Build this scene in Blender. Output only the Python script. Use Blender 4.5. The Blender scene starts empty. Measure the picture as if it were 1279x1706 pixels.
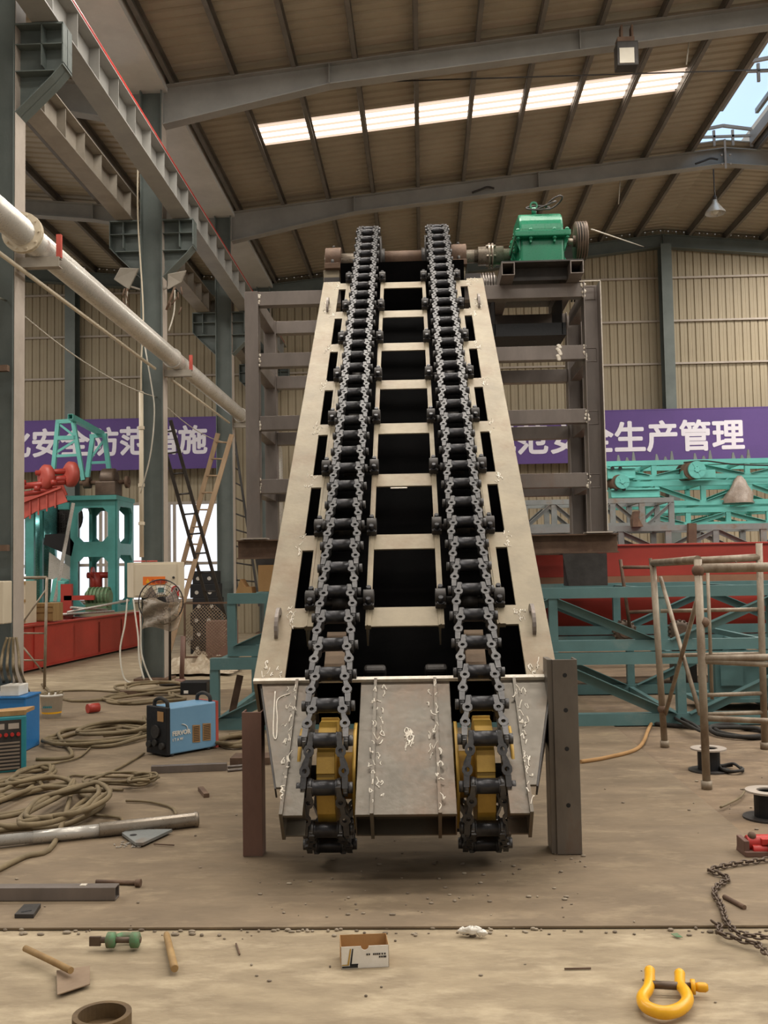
import bpy, bmesh, math, random
from mathutils import Vector, Matrix
random.seed(7)
S = bpy.context.scene
COL = S.collection
pi = math.pi

# ------------------------------------------------------------------ camera, world, lights, exposure
FPX, CXP, CYP, CAMH = 1650.0, 639.5, 853.0, 1.65
_dx, _dy = (706 - CXP) / FPX, (947 - CYP) / FPX
_Yc = Vector((_dx, _dy, 1)).normalized()
_up = Vector((-.0175, -1, .0175 * _dx + _dy)).normalized()
_up = (_up - _up.dot(_Yc) * _Yc).normalized()
_Xc = _Yc.cross(_up)
if _Xc.x < 0: _Xc = -_Xc
RM = Matrix((_Xc, _Yc, _up))            # rows: the place's axes seen from the lens (x right, y down, z ahead)
cam_data = bpy.data.cameras.new('camera')
cam = bpy.data.objects.new('camera', cam_data)
COL.objects.link(cam)
cam_data.sensor_fit = 'HORIZONTAL'; cam_data.sensor_width = 36.0
cam_data.lens = 36.0 * FPX / 1279.0
cam_data.clip_start = .05; cam_data.clip_end = 300
_r, _u, _b = RM @ Vector((1, 0, 0)), -(RM @ Vector((0, 1, 0))), -(RM @ Vector((0, 0, 1)))
cam.matrix_world = Matrix(((_r.x, _u.x, _b.x, 0), (_r.y, _u.y, _b.y, 0), (_r.z, _u.z, _b.z, CAMH), (0, 0, 0, 1)))
S.camera = cam

def ray(px, py): return RM @ Vector(((px - CXP) / FPX, (py - CYP) / FPX, 1))
def at(px, py, Y):                       # the point of the hall at depth Y seen at this place of the photograph
    d = ray(px, py); return Vector((0, 0, CAMH)) + d * (Y / d.y)
def on(px, py, z=0.0):                   # the point at height z
    d = ray(px, py); return Vector((0, 0, CAMH)) + d * ((z - CAMH) / d.z)
def atx(px, py, X):
    d = ray(px, py); return Vector((0, 0, CAMH)) + d * (X / d.x)

S.view_settings.view_transform = 'Standard'
S.view_settings.look = 'None'
S.view_settings.gamma = 1.0
S.view_settings.use_curve_mapping = False
S.view_settings.exposure = 0.0

W = bpy.data.worlds.new('world'); S.world = W; W.use_nodes = True
_bg = W.node_tree.nodes['Background']
_bg.inputs[0].default_value = (1.0, .955, .89, 1)
_bg.inputs[1].default_value = 0.38

def area(name, loc, sx, sy, power, color, rot=(0, 0, 0)):
    l = bpy.data.lights.new(name, 'AREA'); l.shape = 'RECTANGLE'; l.size = sx; l.size_y = sy
    l.energy = power; l.color = color
    o = bpy.data.objects.new(name, l); COL.objects.link(o); o.location = loc; o.rotation_euler = rot
    return o
# daylight coming down through the translucent roof sheets of the bays over and behind the camera
SL = math.atan(.1)
for yy, p in ((12.2, 640), (6.4, 480), (0.6, 330)):
    area('roof_sheet_daylight', (1.3, yy, 9.95), 10.2, .9, p, (1, .95, .87), (0, -SL, 0))
for yy in (0.6, 6.4, 12.2, 18.0, 24.0):                # lamps added to brighten the rear, under unseen strips assumed on the far slope
    area('roof_sheet_daylight', (12.4, yy, 9.85), 7.5, .9, 640, (1, .95, .87), (0, SL, 0))
for yy in (6.4, 12.2, 18.0):  # more added lamps, out of view under the neighbouring bay's roof
    area('roof_sheet_daylight', (-11.6, yy, 10.0), 6, .9, 520, (1, .95, .87), (0, SL, 0))

# ------------------------------------------------------------------ helpers
ORG = {}
def srgb(c):
    if isinstance(c, str):
        c = [int(c[i:i + 2], 16) / 255 for i in (0, 2, 4)]
    return tuple((x / 12.92 if x <= .04045 else ((x + .055) / 1.055) ** 2.4) for x in c) + (1,)

def mat(name, col, rough=.6, metal=0.0, col2=None, scale=5.0, contrast=(.35, .7), bump=.15, bscale=40, stretch=(1, 1, 1), col3=None, s3=1.2, c3=(.55, .68), spec=.5):
    m = bpy.data.materials.new(name); m.use_nodes = True
    N, L = m.node_tree.nodes, m.node_tree.links
    b = N['Principled BSDF']; b.inputs['Roughness'].default_value = rough; b.inputs['Metallic'].default_value = metal
    b.inputs['Specular IOR Level'].default_value = spec
    tc = N.new('ShaderNodeTexCoord'); mp = N.new('ShaderNodeMapping'); mp.inputs['Scale'].default_value = stretch
    L.new(tc.outputs['Object'], mp.inputs[0])
    n1 = N.new('ShaderNodeTexNoise'); n1.inputs['Scale'].default_value = scale; n1.inputs['Detail'].default_value = 8; n1.inputs['Roughness'].default_value = .65
    L.new(mp.outputs[0], n1.inputs['Vector'])
    cr = N.new('ShaderNodeValToRGB'); cr.color_ramp.elements[0].position = contrast[0]; cr.color_ramp.elements[1].position = contrast[1]
    c1 = srgb(col); c2 = srgb(col2) if col2 else tuple(x * .72 for x in c1[:3]) + (1,)
    cr.color_ramp.elements[0].color = c2; cr.color_ramp.elements[1].color = c1
    L.new(n1.outputs['Fac'], cr.inputs[0])
    out = cr.outputs[0]
    if col3:
        n3 = N.new('ShaderNodeTexNoise'); n3.inputs['Scale'].default_value = s3; n3.inputs['Detail'].default_value = 10; n3.inputs['Roughness'].default_value = .7
        L.new(mp.outputs[0], n3.inputs['Vector'])
        r3 = N.new('ShaderNodeValToRGB'); r3.color_ramp.elements[0].position = c3[0]; r3.color_ramp.elements[1].position = c3[1]
        L.new(n3.outputs['Fac'], r3.inputs[0])
        mx = N.new('ShaderNodeMix'); mx.data_type = 'RGBA'
        L.new(r3.outputs[0], mx.inputs[0]); L.new(out, mx.inputs[6]); mx.inputs[7].default_value = srgb(col3)
        out = mx.outputs[2]
    L.new(out, b.inputs['Base Color'])
    n2 = N.new('ShaderNodeTexNoise'); n2.inputs['Scale'].default_value = bscale; n2.inputs['Detail'].default_value = 4
    L.new(mp.outputs[0], n2.inputs['Vector'])
    if bump:
        bp = N.new('ShaderNodeBump'); bp.inputs['Strength'].default_value = bump; bp.inputs['Distance'].default_value = .01
        L.new(n2.outputs['Fac'], bp.inputs['Height']); L.new(bp.outputs[0], b.inputs['Normal'])
    mr = N.new('ShaderNodeMapRange'); mr.inputs[3].default_value = max(.05, rough - .12); mr.inputs[4].default_value = min(1, rough + .12)
    L.new(n2.outputs['Fac'], mr.inputs[0]); L.new(mr.outputs[0], b.inputs['Roughness'])
    return m

def emit(name, col, strength):
    m = bpy.data.materials.new(name); m.use_nodes = True
    N, L = m.node_tree.nodes, m.node_tree.links
    b = N['Principled BSDF']; b.inputs['Base Color'].default_value = srgb(col); b.inputs['Roughness'].default_value = .6
    b.inputs['Emission Color'].default_value = srgb(col); b.inputs['Emission Strength'].default_value = strength
    return m

class MB:
    def __init__(s): s.v, s.f, s.sm = [], [], []
    def add(s, vs, fs, smooth=False):
        o = len(s.v); s.v += [Vector(v) for v in vs]
        for f in fs: s.f.append([i + o for i in f]); s.sm.append(smooth)
        return s
    def frame(s, a, b, up):
        a, b = Vector(a), Vector(b); d = (b - a).normalized(); up = Vector(up)
        side = d.cross(up)
        if side.length < 1e-5: side = d.cross(Vector((1, 0, 0)))
        side.normalize(); u = side.cross(d).normalized()
        return a, b, side, u
    def prof(s, a, b, poly, up=(0, 0, 1), caps=True, smooth=False):
        a, b, sd, u = s.frame(a, b, up); n = len(poly)
        vs = [a + sd * x + u * y for x, y in poly] + [b + sd * x + u * y for x, y in poly]
        fs = [[i, (i + 1) % n, n + (i + 1) % n, n + i] for i in range(n)]
        if caps: fs += [list(range(n - 1, -1, -1)), list(range(n, 2 * n))]
        return s.add(vs, fs, smooth)
    def bar(s, a, b, w, h, up=(0, 0, 1)):
        return s.prof(a, b, [(-w / 2, -h / 2), (w / 2, -h / 2), (w / 2, h / 2), (-w / 2, h / 2)], up)
    def ibeam(s, a, b, w, h, tf=.015, tw=.01, up=(0, 0, 1)):
        x, y, t = w / 2, h / 2, tw / 2
        return s.prof(a, b, [(-x, -y), (x, -y), (x, -y + tf), (t, -y + tf), (t, y - tf), (x, y - tf), (x, y), (-x, y), (-x, y - tf), (-t, y - tf), (-t, -y + tf), (-x, -y + tf)], up)
    def channel(s, a, b, w, h, t=.01, up=(0, 0, 1)):       # web on the +side, flanges towards -side
        x, y = w / 2, h / 2
        return s.prof(a, b, [(x, -y), (x, y), (-x, y), (-x, y - t), (x - t, y - t), (x - t, -y + t), (-x, -y + t), (-x, -y)], up)
    def angle(s, a, b, w, h, t=.008, up=(0, 0, 1)):
        return s.prof(a, b, [(0, 0), (w, 0), (w, t), (t, t), (t, h), (0, h)], up)
    def sqtube(s, a, b, w, h, t=.008, up=(0, 0, 1)):
        a, b, sd, u = s.frame(a, b, up)
        def ring(p, k): return [p + sd * x * (w / 2 - k) + u * y * (h / 2 - k) for x, y in ((-1, -1), (1, -1), (1, 1), (-1, 1))]
        vs = ring(a, 0) + ring(b, 0) + ring(a, t) + ring(b, t); fs = []
        for i in range(4):
            j = (i + 1) % 4
            fs += [[i, j, 4 + j, 4 + i], [8 + j, 8 + i, 12 + i, 12 + j], [i, 8 + i, 8 + j, j], [4 + i, 4 + j, 12 + j, 12 + i]]
        return s.add(vs, fs)
    def tube(s, pts, r, seg=8, closed=False):
        pts = [Vector(p) for p in pts]; n = len(pts); vs, fs = [], []
        nrm = None
        for i, p in enumerate(pts):
            t = (pts[(i + 1) % n] - pts[i - 1]) if closed else (pts[min(i + 1, n - 1)] - pts[max(i - 1, 0)])
            if t.length < 1e-9: t = Vector((0, 0, 1))
            t.normalize()
            if nrm is None:
                nrm = t.orthogonal().normalized()
            nrm = (nrm - nrm.dot(t) * t)
            if nrm.length < 1e-6: nrm = t.orthogonal()
            nrm.normalize(); bn = t.cross(nrm)
            rr = r[i] if isinstance(r, (list, tuple)) else r
            vs += [p + (nrm * math.cos(2 * pi * k / seg) + bn * math.sin(2 * pi * k / seg)) * rr for k in range(seg)]
        m = n if closed else n - 1
        for i in range(m):
            j = (i + 1) % n
            for k in range(seg):
                l = (k + 1) % seg; fs.append([i * seg + k, i * seg + l, j * seg + l, j * seg + k])
        o = len(s.v); s.add(vs, fs, True)
        if not closed: s.add([], [])
        if not closed:
            s.f.append([o + k for k in range(seg - 1, -1, -1)]); s.sm.append(False)
            s.f.append([o + (n - 1) * seg + k for k in range(seg)]); s.sm.append(False)
        return s
    def cyl(s, a, b, r, seg=16, r2=None): 
        r2 = r if r2 is None else r2
        return s.lathe(a, b, [(0, r), (1, r2)], seg)
    def lathe(s, a, b, prof, seg=24, capa=True, capb=True, smooth=True):   # prof: (fraction along a-b, radius)
        a, b, sd, u = s.frame(a, b, (0, 0, 1)); vs, fs = [], []
        for t, r in prof:
            c = a + (b - a) * t
            vs += [c + (sd * math.cos(2 * pi * k / seg) + u * math.sin(2 * pi * k / seg)) * r for k in range(seg)]
        n = len(prof)
        for i in range(n - 1):
            for k in range(seg):
                l = (k + 1) % seg; fs.append([i * seg + k, i * seg + l, (i + 1) * seg + l, (i + 1) * seg + k])
        o = len(s.v); s.add(vs, fs, smooth)
        if capa: s.f.append([o + k for k in range(seg)]); s.sm.append(False)
        if capb: s.f.append([o + (n - 1) * seg + k for k in range(seg - 1, -1, -1)]); s.sm.append(False)
        return s
    def ring(s, a, b, ro, ri, seg=24):
        a, b, sd, u = s.frame(a, b, (0, 0, 1)); vs, fs = [], []
        for c, r in ((a, ro), (b, ro), (b, ri), (a, ri)):
            vs += [c + (sd * math.cos(2 * pi * k / seg) + u * math.sin(2 * pi * k / seg)) * r for k in range(seg)]
        for i in range(4):
            j = (i + 1) % 4
            for k in range(seg):
                l = (k + 1) % seg; fs.append([i * seg + k, i * seg + l, j * seg + l, j * seg + k])
        return s.add(vs, fs)
    def box(s, c, d, rz=0):
        c = Vector(c); q = Matrix.Rotation(rz, 3, 'Z')
        return s.add([c + q @ Vector((x * d[0] / 2, y * d[1] / 2, z * d[2] / 2)) for x in (-1, 1) for y in (-1, 1) for z in (-1, 1)],
                     [[0, 1, 3, 2], [4, 6, 7, 5], [0, 4, 5, 1], [2, 3, 7, 6], [0, 2, 6, 4], [1, 5, 7, 3]])
    def span(s, p, q): 
        p, q = Vector(p), Vector(q); return s.box((p + q) / 2, [abs(x) for x in (q - p)])
    def plate(s, pts, off):
        pts = [Vector(p) for p in pts]; off = Vector(off); n = len(pts)
        return s.add(pts + [p + off for p in pts], [list(range(n)), list(range(2 * n - 1, n - 1, -1))] + [[i, (i + 1) % n, n + (i + 1) % n, n + i] for i in range(n)])
    def ball(s, c, r, seg=12, rings=8, sc=(1, 1, 1)):
        c = Vector(c); vs, fs = [], []
        for i in range(rings + 1):
            t = pi * i / rings
            vs += [c + Vector((r * sc[0] * math.sin(t) * math.cos(2 * pi * k / seg), r * sc[1] * math.sin(t) * math.sin(2 * pi * k / seg), r * sc[2] * math.cos(t))) for k in range(seg)]
        for i in range(rings):
            for k in range(seg):
                l = (k + 1) % seg; fs.append([i * seg + k, i * seg + l, (i + 1) * seg + l, (i + 1) * seg + k])
        return s.add(vs, fs, True)
    def build(s, name, m, parent=None, bevel=0, label=None):
        if parent is None:
            xs = [v.x for v in s.v]; ys = [v.y for v in s.v]; zs = [v.z for v in s.v]
            org = Vector(((min(xs) + max(xs)) / 2, (min(ys) + max(ys)) / 2, min(zs)))
        else: org = ORG[parent.name]
        me = bpy.data.meshes.new(name)
        me.from_pydata([v - org for v in s.v], [], s.f)
        me.polygons.foreach_set('use_smooth', s.sm)
        bm = bmesh.new(); bm.from_mesh(me)
        bmesh.ops.remove_doubles(bm, verts=bm.verts, dist=1e-6)
        bmesh.ops.recalc_face_normals(bm, faces=bm.faces); bm.to_mesh(me); bm.free()
        me.materials.append(m)
        o = bpy.data.objects.new(name, me); COL.objects.link(o)
        if parent is None: o.location = org
        else: o.parent = parent
        ORG[o.name] = org
        if bevel:
            bv = o.modifiers.new('edge', 'BEVEL'); bv.width = bevel; bv.segments = 2; bv.limit_method = 'ANGLE'; bv.angle_limit = .9
        if label: o['label'] = label
        return o

def tag(o, label, cat, group=None, kind=None):
    o['label'] = label; o['category'] = cat
    if group: o['group'] = group
    if kind: o['kind'] = kind
    return o
def thing(name, label, cat, loc=(0, 0, 0), group=None, kind=None):
    o = bpy.data.objects.new(name, None); COL.objects.link(o); o.location = loc; o.empty_display_size = .1
    ORG[o.name] = Vector(loc)
    return tag(o, label, cat, group, kind)
def struct(o, label=None, cat=None):
    o['kind'] = 'structure'
    if label: o['label'] = label; o['category'] = cat or o.name.split('.')[0].split('_')[0]
    return o
def kids(o): return [c for c in bpy.data.objects if c.parent == o]
def dup(root, label, loc=None, rz=None, parent=None):
    r = root.copy(); COL.objects.link(r)
    if parent is None:
        r['label'] = label
        if loc is not None: r.location = loc
        if rz is not None: r.rotation_euler = (0, 0, rz)
    else: r.parent = parent
    for c in kids(root): dup(c, None, parent=r)
    return r
def catmull(pts, n=6, closed=False):
    pts = [Vector(p) for p in pts]; out = []; m = len(pts)
    for i in range(m if closed else m - 1):
        g = (lambda k: pts[k % m]) if closed else (lambda k: pts[max(0, min(m - 1, k))])
        p0, p1, p2, p3 = g(i - 1), g(i), g(i + 1), g(i + 2)
        for k in range(n):
            t = k / n
            out.append(.5 * ((2 * p1) + (p2 - p0) * t + (2 * p0 - 5 * p1 + 4 * p2 - p3) * t * t + (3 * p1 - p0 - 3 * p2 + p3) * t ** 3))
    if not closed: out.append(pts[-1])
    return out
def text_mesh(name, body, size, m, parent, o, xdir, updir, depth=.004, fat=0.0, grow=0.0):
    cu = bpy.data.curves.new('lettering', 'FONT'); cu.body = body; cu.size = size; cu.extrude = depth; cu.offset = fat; cu.resolution_u = 3
    t = bpy.data.objects.new('lettering', cu); COL.objects.link(t)
    bpy.context.view_layer.update()
    me = bpy.data.meshes.new_from_object(t.evaluated_get(bpy.context.evaluated_depsgraph_get()))
    bpy.data.objects.remove(t); bpy.data.curves.remove(cu)
    x = Vector(xdir).normalized(); u = Vector(updir).normalized(); z = x.cross(u)
    M = Matrix(((x.x, u.x, z.x, o[0]), (x.y, u.y, z.y, o[1]), (x.z, u.z, z.z, o[2]), (0, 0, 0, 1)))
    me.transform(M); me.transform(Matrix.Translation(-ORG[parent.name]))
    me.materials.clear(); me.materials.append(m)
    if grow:
        bm = bmesh.new()
        for k in range(8):
            t_ = me.copy(); t_.transform(Matrix.Translation(x * (grow * math.cos(k * pi / 4)) + u * (grow * math.sin(k * pi / 4)) + z * (.0002 * k)))
            bm.from_mesh(t_); bpy.data.meshes.remove(t_)
        bm.to_mesh(me); bm.free()
    ob = bpy.data.objects.new(name, me); COL.objects.link(ob); ob.parent = parent; ORG[ob.name] = ORG[parent.name]
    return ob

# ------------------------------------------------------------------ materials
M = {}
M['concrete'] = mat('concrete', 'a39379', .85, 0, '83745f', 3.2, (.3, .7), .3, 30, (1, 2.4, 1), 'b9a98e', 2.2, (.5, .72), .3)
M['dirt'] = mat('dirt_floor', '8e7a63', .9, 0, '6f6052', 2.5, (.3, .75), .5, 25, (1, 1.5, 1), '9d8a72', 3.0, (.5, .75), .2)
M['floor_plate'] = mat('floor_plate', '8b7962', .72, .1, '6e5f4d', 1.6, (.3, .75), .15, 18, (1, 2.0, 1), 'a08e73', 2.6, (.52, .8), .35)
M['roof'] = mat('roof_sheet', 'b2a794', .5, 0, '9d917e', .8, (.3, .7), 0, 20)
M['wall'] = mat('wall_sheet', 'a89a80', .6, 0, '998b73', .5, (.3, .7), 0, 20)
M['gutter'] = mat('gutter', 'e3dfd8', .35, 0, 'ccc8c1', 1.0, bump=.05)
M['column'] = mat('column_paint', '6c736f', .5, 0, '5c6460', 2, bump=.05)
M['beam'] = mat('beam_paint', 'a19e98', .5, 0, '8e8c87', 1.5, bump=.05)
M['beam_beige'] = mat('beam_dusty', 'a39a8d', .6, 0, '8b8377', 2, bump=.05)
M['purlin'] = mat('purlin', '807a72', .5, .2, '6b655e', 2, bump=.05)
M['flange'] = mat('flange_light', 'b8aca0', .6, 0, 'a2968a', 2, bump=.05)
M['steel'] = mat('raw_steel', '948871', .48, .3, '7b705d', 3.0, (.3, .75), .12, 30, (1, 1, 1), '7a6650', 1.9, (.5, .72))
M['nose_steel'] = mat('nose_steel', '686156', .38, .4, '534c42', 2.6, (.3, .75), .1, 30, (1, 1, 1), '624f3e', 1.6, (.5, .72))
M['weld'] = mat('weld_grind', 'e6e0d4', .5, .2, 'cbbfae', 20, bump=.3)
M['tube_steel'] = mat('tube_steel', '8a8079', .4, .4, '6f6660', 3.0, (.3, .75), .05, 30, (1, 1, .4), '7a6152', 1.0, (.6, .8))
M['dark_steel'] = mat('dark_steel', '4a4644', .5, .4, '35322f', 4, bump=.1)
M['black'] = mat('black_steel', '17171a', .55, .1, '0e0e10', 4, bump=.1)
M['chain'] = mat('chain_steel', '5b5958', .42, .55, '3c3b3c', 9, (.3, .7), .15, 60)
M['barrel'] = mat('barrel_steel', '3f3e40', .35, .6, '2c2b2d', 9, bump=.08)
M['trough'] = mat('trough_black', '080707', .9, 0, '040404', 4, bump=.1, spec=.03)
M['leg_steel'] = mat('leg_steel', '746c63', .45, .3, '5d554d', 3, bump=.05, stretch=(1, 1, .4), col3='6d5848', s3=2)
M['primer'] = mat('primer_band', '9c6f54', .6, 0, '886048', 2, bump=.05)
M['rust'] = mat('rust', '705846', .75, .1, '594436', 6, bump=.2, col3='7d6552', s3=3)
M['rust_leg'] = mat('rust_leg', '7d5d50', .65, .15, '674d43', 3, bump=.1, stretch=(1, 1, .4))
M['yellow'] = mat('yellow_paint', 'cba348', .5, 0, 'ad8838', 5, bump=.15, col3='5a4520', s3=14, c3=(.66, .74))
M['yellow_bright'] = mat('yellow_bright', 'f0b41c', .35, 0, 'dfa013', 8, bump=.1, col3='6a4a20', s3=22, c3=(.64, .7))
M['green'] = mat('green_paint', '1d7f5c', .3, 0, '197252', 3, bump=.04)
M['green_worn'] = mat('green_worn', '4f8a5c', .6, .1, '6b6a52', 25, bump=.2)
M['teal'] = mat('teal_paint', '5d8080', .5, 0, '527272', 2.5, bump=.06, col3='6f8582', s3=1.5)
M['cyan'] = mat('cyan_paint', '6ec2b8', .45, 0, '5fada3', 2, bump=.05)
M['teal_machine'] = mat('teal_machine', '52a09b', .4, 0, '478a84', 2, bump=.05)
M['grey_paint'] = mat('grey_truss', '8b8e8c', .5, .1, '777a78', 2, bump=.05, col3='7a6654', s3=2)
M['red'] = mat('red_paint', 'b23c30', .42, 0, '9c352a', 1.5, bump=.05)
M['red_light'] = mat('red_light', 'c65a4c', .45, 0, 'ad4b40', 2, bump=.08)
M['red_bright'] = mat('red_bright', 'c4352e', .4, 0, 'ad2a25', 4, bump=.1, col3='4a2520', s3=8, c3=(.62, .72))
M['purple'] = mat('purple_cloth', '63488a', .7, 0, '5a4280', 1, bump=.05)
M['white_letter'] = mat('white_letter', 'f3eef6', .7, 0, 'eae4ee', 3, bump=0)
M['silver'] = mat('silver_pipe', 'd2cdc5', .3, .35, 'bbb5ab', 2, bump=.04)
M['white'] = mat('white_paper', 'eee9e0', .8, 0, 'ddd6ca', 6, bump=.1)
M['cream'] = mat('cream_box', 'd3c6ae', .5, 0, 'c8baa2', 2, bump=.03)
M['tan'] = mat('cardboard', 'b0895a', .85, 0, 'a17b4e', 4, bump=.1)
M['wood'] = mat('wood', 'a98a5a', .7, 0, '8b6d44', 8, bump=.2, stretch=(1, 1, .15))
M['hose'] = mat('hose_rubber', '857456', .75, 0, '6a5c44', 6, bump=.1)
M['wire'] = mat('pale_wire', 'c9c2b4', .6, 0, 'b3ac9e', 6, bump=0)
M['blue'] = mat('blue_paint', '79a6c6', .35, 0, '6f9cbd', 3, bump=.03)
M['blue_deep'] = mat('blue_deep', '2f7fc0', .4, 0, '2a73b0', 3, bump=.03)
M['teal_box'] = mat('teal_box', '2f8f9a', .4, 0, '287e88', 3, bump=.03)
M['orange'] = mat('orange_sticker', 'ee7a24', .6, 0, 'e06c1a', 4, bump=0)
M['rubber'] = mat('rubber', '33302d', .8, 0, '26231f', 8, bump=.2)
M['plastic_film'] = mat('plastic_film', 'a8988a', .25, 0, '8a7a6e', 9, bump=.4)
M['brass'] = mat('turned_steel', 'a99d8e', .3, .5, '8d8172', 8, bump=.05)
M['pulley'] = mat('pulley_iron', '6b5a4c', .45, .4, '57493e', 6, bump=.1)
M['skylight'] = emit('skylight_sheet', 'fff2e2', 3.0)
M['skylight_rib'] = emit('skylight_rib', 'f3ddcb', .75)
M['lantern'] = emit('lantern_sheet', 'bcd8f5', 1.15)
M['window'] = emit('window_daylight', 'e8effc', 1.0)
M['bulb'] = mat('lamp_glass', 'dcd6c8', .2, 0, 'cfc8b8', 4, bump=0)
M['tarp'] = mat('tarp', 'cfc2ac', .8, 0, '8f7a60', 6, bump=.2)
def _film():
    m = mat('film', 'b5a795', .25, 0, '94826f', 8, bump=.3); b = m.node_tree.nodes['Principled BSDF']; b.inputs['Alpha'].default_value = .42; return m
M['film'] = _film()
M['teal_sheen'] = mat('teal_sheen', '6fa9a8', .25, .5, '4c8d8b', 1.5, bump=.03)
M['rust_plate'] = mat('rust_plate', '98826a', .65, .15, '7f6a56', 4, bump=.1)
M['hoop'] = mat('hoop', '6d5634', .7, 0, '54412a', 6, bump=.2)
M['grit'] = mat('grit', 'b8aa95', .9, 0, '5a4c40', 3, bump=0)
# ------------------------------------------------------------------ the hall
YW = 26.9
RIDGE = 6.65
def zr(x):                                   # top of the rafters
    if x < -4.25: return 9.5 + .1 * (-4.25 - x)
    return 9.5 + .1 * (x + 4.07) if x < RIDGE else 9.5 + .1 * (2 * RIDGE - x + 4.07)
def sheet(mb, x0, x1, y0, y1, lift=.2, pitch=.25):
    ys = []; k = math.floor(y0 / pitch) * pitch
    while k < y1:
        for d, z in ((0, 0), (.15, 0), (.175, .035), (.225, .035)):
            if y0 <= k + d <= y1: ys.append((k + d, z))
        k += pitch
    ys = [(y0, 0)] + ys + [(y1, 0)]
    vs, fs = [], []
    for y, z in ys: vs += [(x0, y, zr(x0) + lift + z), (x1, y, zr(x1) + lift + z)]
    for i in range(len(ys) - 1): fs.append([2 * i, 2 * i + 1, 2 * i + 3, 2 * i + 2])
    mb.add(vs, fs)

# floor
f = MB(); f.span((-16, -4, -.2), (1.92, YW + .2, -.015)); f.span((1.92, -4, -.2), (18, 4.4, -.015))
struct(f.build('floor', M['concrete']), 'pale dusty concrete shop floor in front of the steel plates', 'floor')
f = MB(); f.span((1.925, 4.4, -.2), (18, YW + .2, -.012))
struct(f.build('floor', M['dirt']), 'dark gritty floor under the scaffold on the right', 'floor')
f = MB(); f.box((-5.04, 9.34, -.006), (13.92, 9.32, .012))
struct(f.build('floor_plate', M['floor_plate'], bevel=.003), 'large brown steel floor plates laid under the elevator', 'floor')

# roof sheets with the translucent strip left open
SKY = [(17.6, 18.5, -3.0, 4.93), (11.8, 12.6, -3.0, 4.93), (6.0, 6.8, -3.0, 4.93), (.2, 1.0, -3.0, 4.93)]
r = MB(); prev = -4
for y0, y1, xa, xb in sorted(SKY):
    sheet(r, -4.0, 6.05, prev, y0); sheet(r, -4.0, xa, y0, y1); sheet(r, xb, 6.05, y0, y1); prev = y1
sheet(r, -4.0, 6.05, prev, YW); sheet(r, 6.05, RIDGE, 21.2, YW)
struct(r.build('ceiling', M['roof']), 'brown ribbed roof sheets rising to the ridge over the elevator', 'ceiling')
r = MB(); sheet(r, 7.25, 18, -4, YW); sheet(r, RIDGE, 7.25, 21.2, YW)
struct(r.build('ceiling', M['roof']), 'ribbed roof sheets falling away beyond the ridge', 'ceiling')
r = MB(); sheet(r, -15, -4.62, -4, YW)
struct(r.build('ceiling', M['roof']), 'ribbed roof sheets of the neighbouring bay behind the crane beams', 'ceiling')
for i, (y0, y1, xa, xb) in enumerate(SKY):
    r = MB(); sheet(r, xa, xb, y0, y1)
    o = struct(r.build('window_%d' % (i + 1), M['skylight']), 'bright translucent roof strip between the purlins' if i == 0 else 'translucent roof strip over the open part of the hall', 'skylight')
    o.data.materials.append(M['skylight_rib'])
    for p_ in o.data.polygons:
        zz = [o.data.vertices[v].co.z - .1 * o.data.vertices[v].co.x for v in p_.vertices]
        if max(zz) > min(zz) + .01 or (p_.area / (xb - xa)) < .06: p_.material_index = 1
r = MB(); r.span((-4.62, -4, 9.42), (-4.02, YW, 9.45)); r.span((-4.64, -4, 9.42), (-4.62, YW, 9.72)); r.span((-4.02, -4, 9.42), (-4.0, YW, 9.72))
struct(r.build('trim_1', M['gutter']), 'pale metal valley gutter along the column row', 'gutter')
# ridge lantern
r = MB()
for sx in (-1, 1):
    vs, fs = [], []
    for y in (-4, 26.8): vs += [(RIDGE, y, 11.65), (RIDGE + sx * .95, y, 11.5)]
    r.add(vs, [[0, 1, 3, 2]])
r.plate([(RIDGE - .95, 26.8, zr(RIDGE) + .3), (RIDGE + .95, 26.8, zr(RIDGE) + .3), (RIDGE + .95, 26.8, 11.5), (RIDGE, 26.8, 11.65), (RIDGE - .95, 26.8, 11.5)], (0, .02, 0))
struct(r.build('window_5', M['lantern']), 'bluish daylight roof of the ridge lantern', 'skylight')
r = MB()
for x in (6.05, 7.25):
    r.bar((x, -4, zr(x) + .27), (x, 21.25, zr(x) + .27), .06, .24)
for k in range(9):
    y = 21.2 - k * 2.85
    for x in (6.05, 6.45, 6.85, 7.25): r.bar((x, y, zr(x) + .1), (x, y, 11.0), .05, .05)
    r.bar((6.05, y, 11.0), (RIDGE, y, 11.1), .06, .06); r.bar((7.25, y, 11.0), (RIDGE, y, 11.1), .06, .06)
    r.bar((6.05, y, 10.86), (7.25, y, 10.86), .05, .05)
for x in (5.9, 7.4): r.bar((x, -4, 11.42), (x, 21.25, 11.42), .07, .1)
r.bar((6.65, -4, 11.5), (6.65, 21.25, 11.5), .06, .12)
struct(r.build('trim_2', M['flange']), 'small pale frames carrying the ridge lantern', 'lantern frame')

# purlins
px_ = [-3.9 + .985 * k for k in range(11)]
for i, x in enumerate(px_ + [RIDGE + (RIDGE - q) for q in px_ if q < 6] + [-5.0 - .985 * k for k in range(9)]):
    p = MB(); z = zr(x) + .1
    p.prof((x, -4, z), (x, YW, z), [(-.035, -.1), (.035, -.1), (.035, -.085), (-.022, -.085), (-.022, .085), (.035, .085), (.035, .1), (-.035, .1)])
    p.tube([(x - .04, y, z - .06) for y in (-4, YW)], .008, 5)
    struct(p.build('purlin', M['purlin']), 'long roof purlin running the length of the hall', 'purlin')

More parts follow.
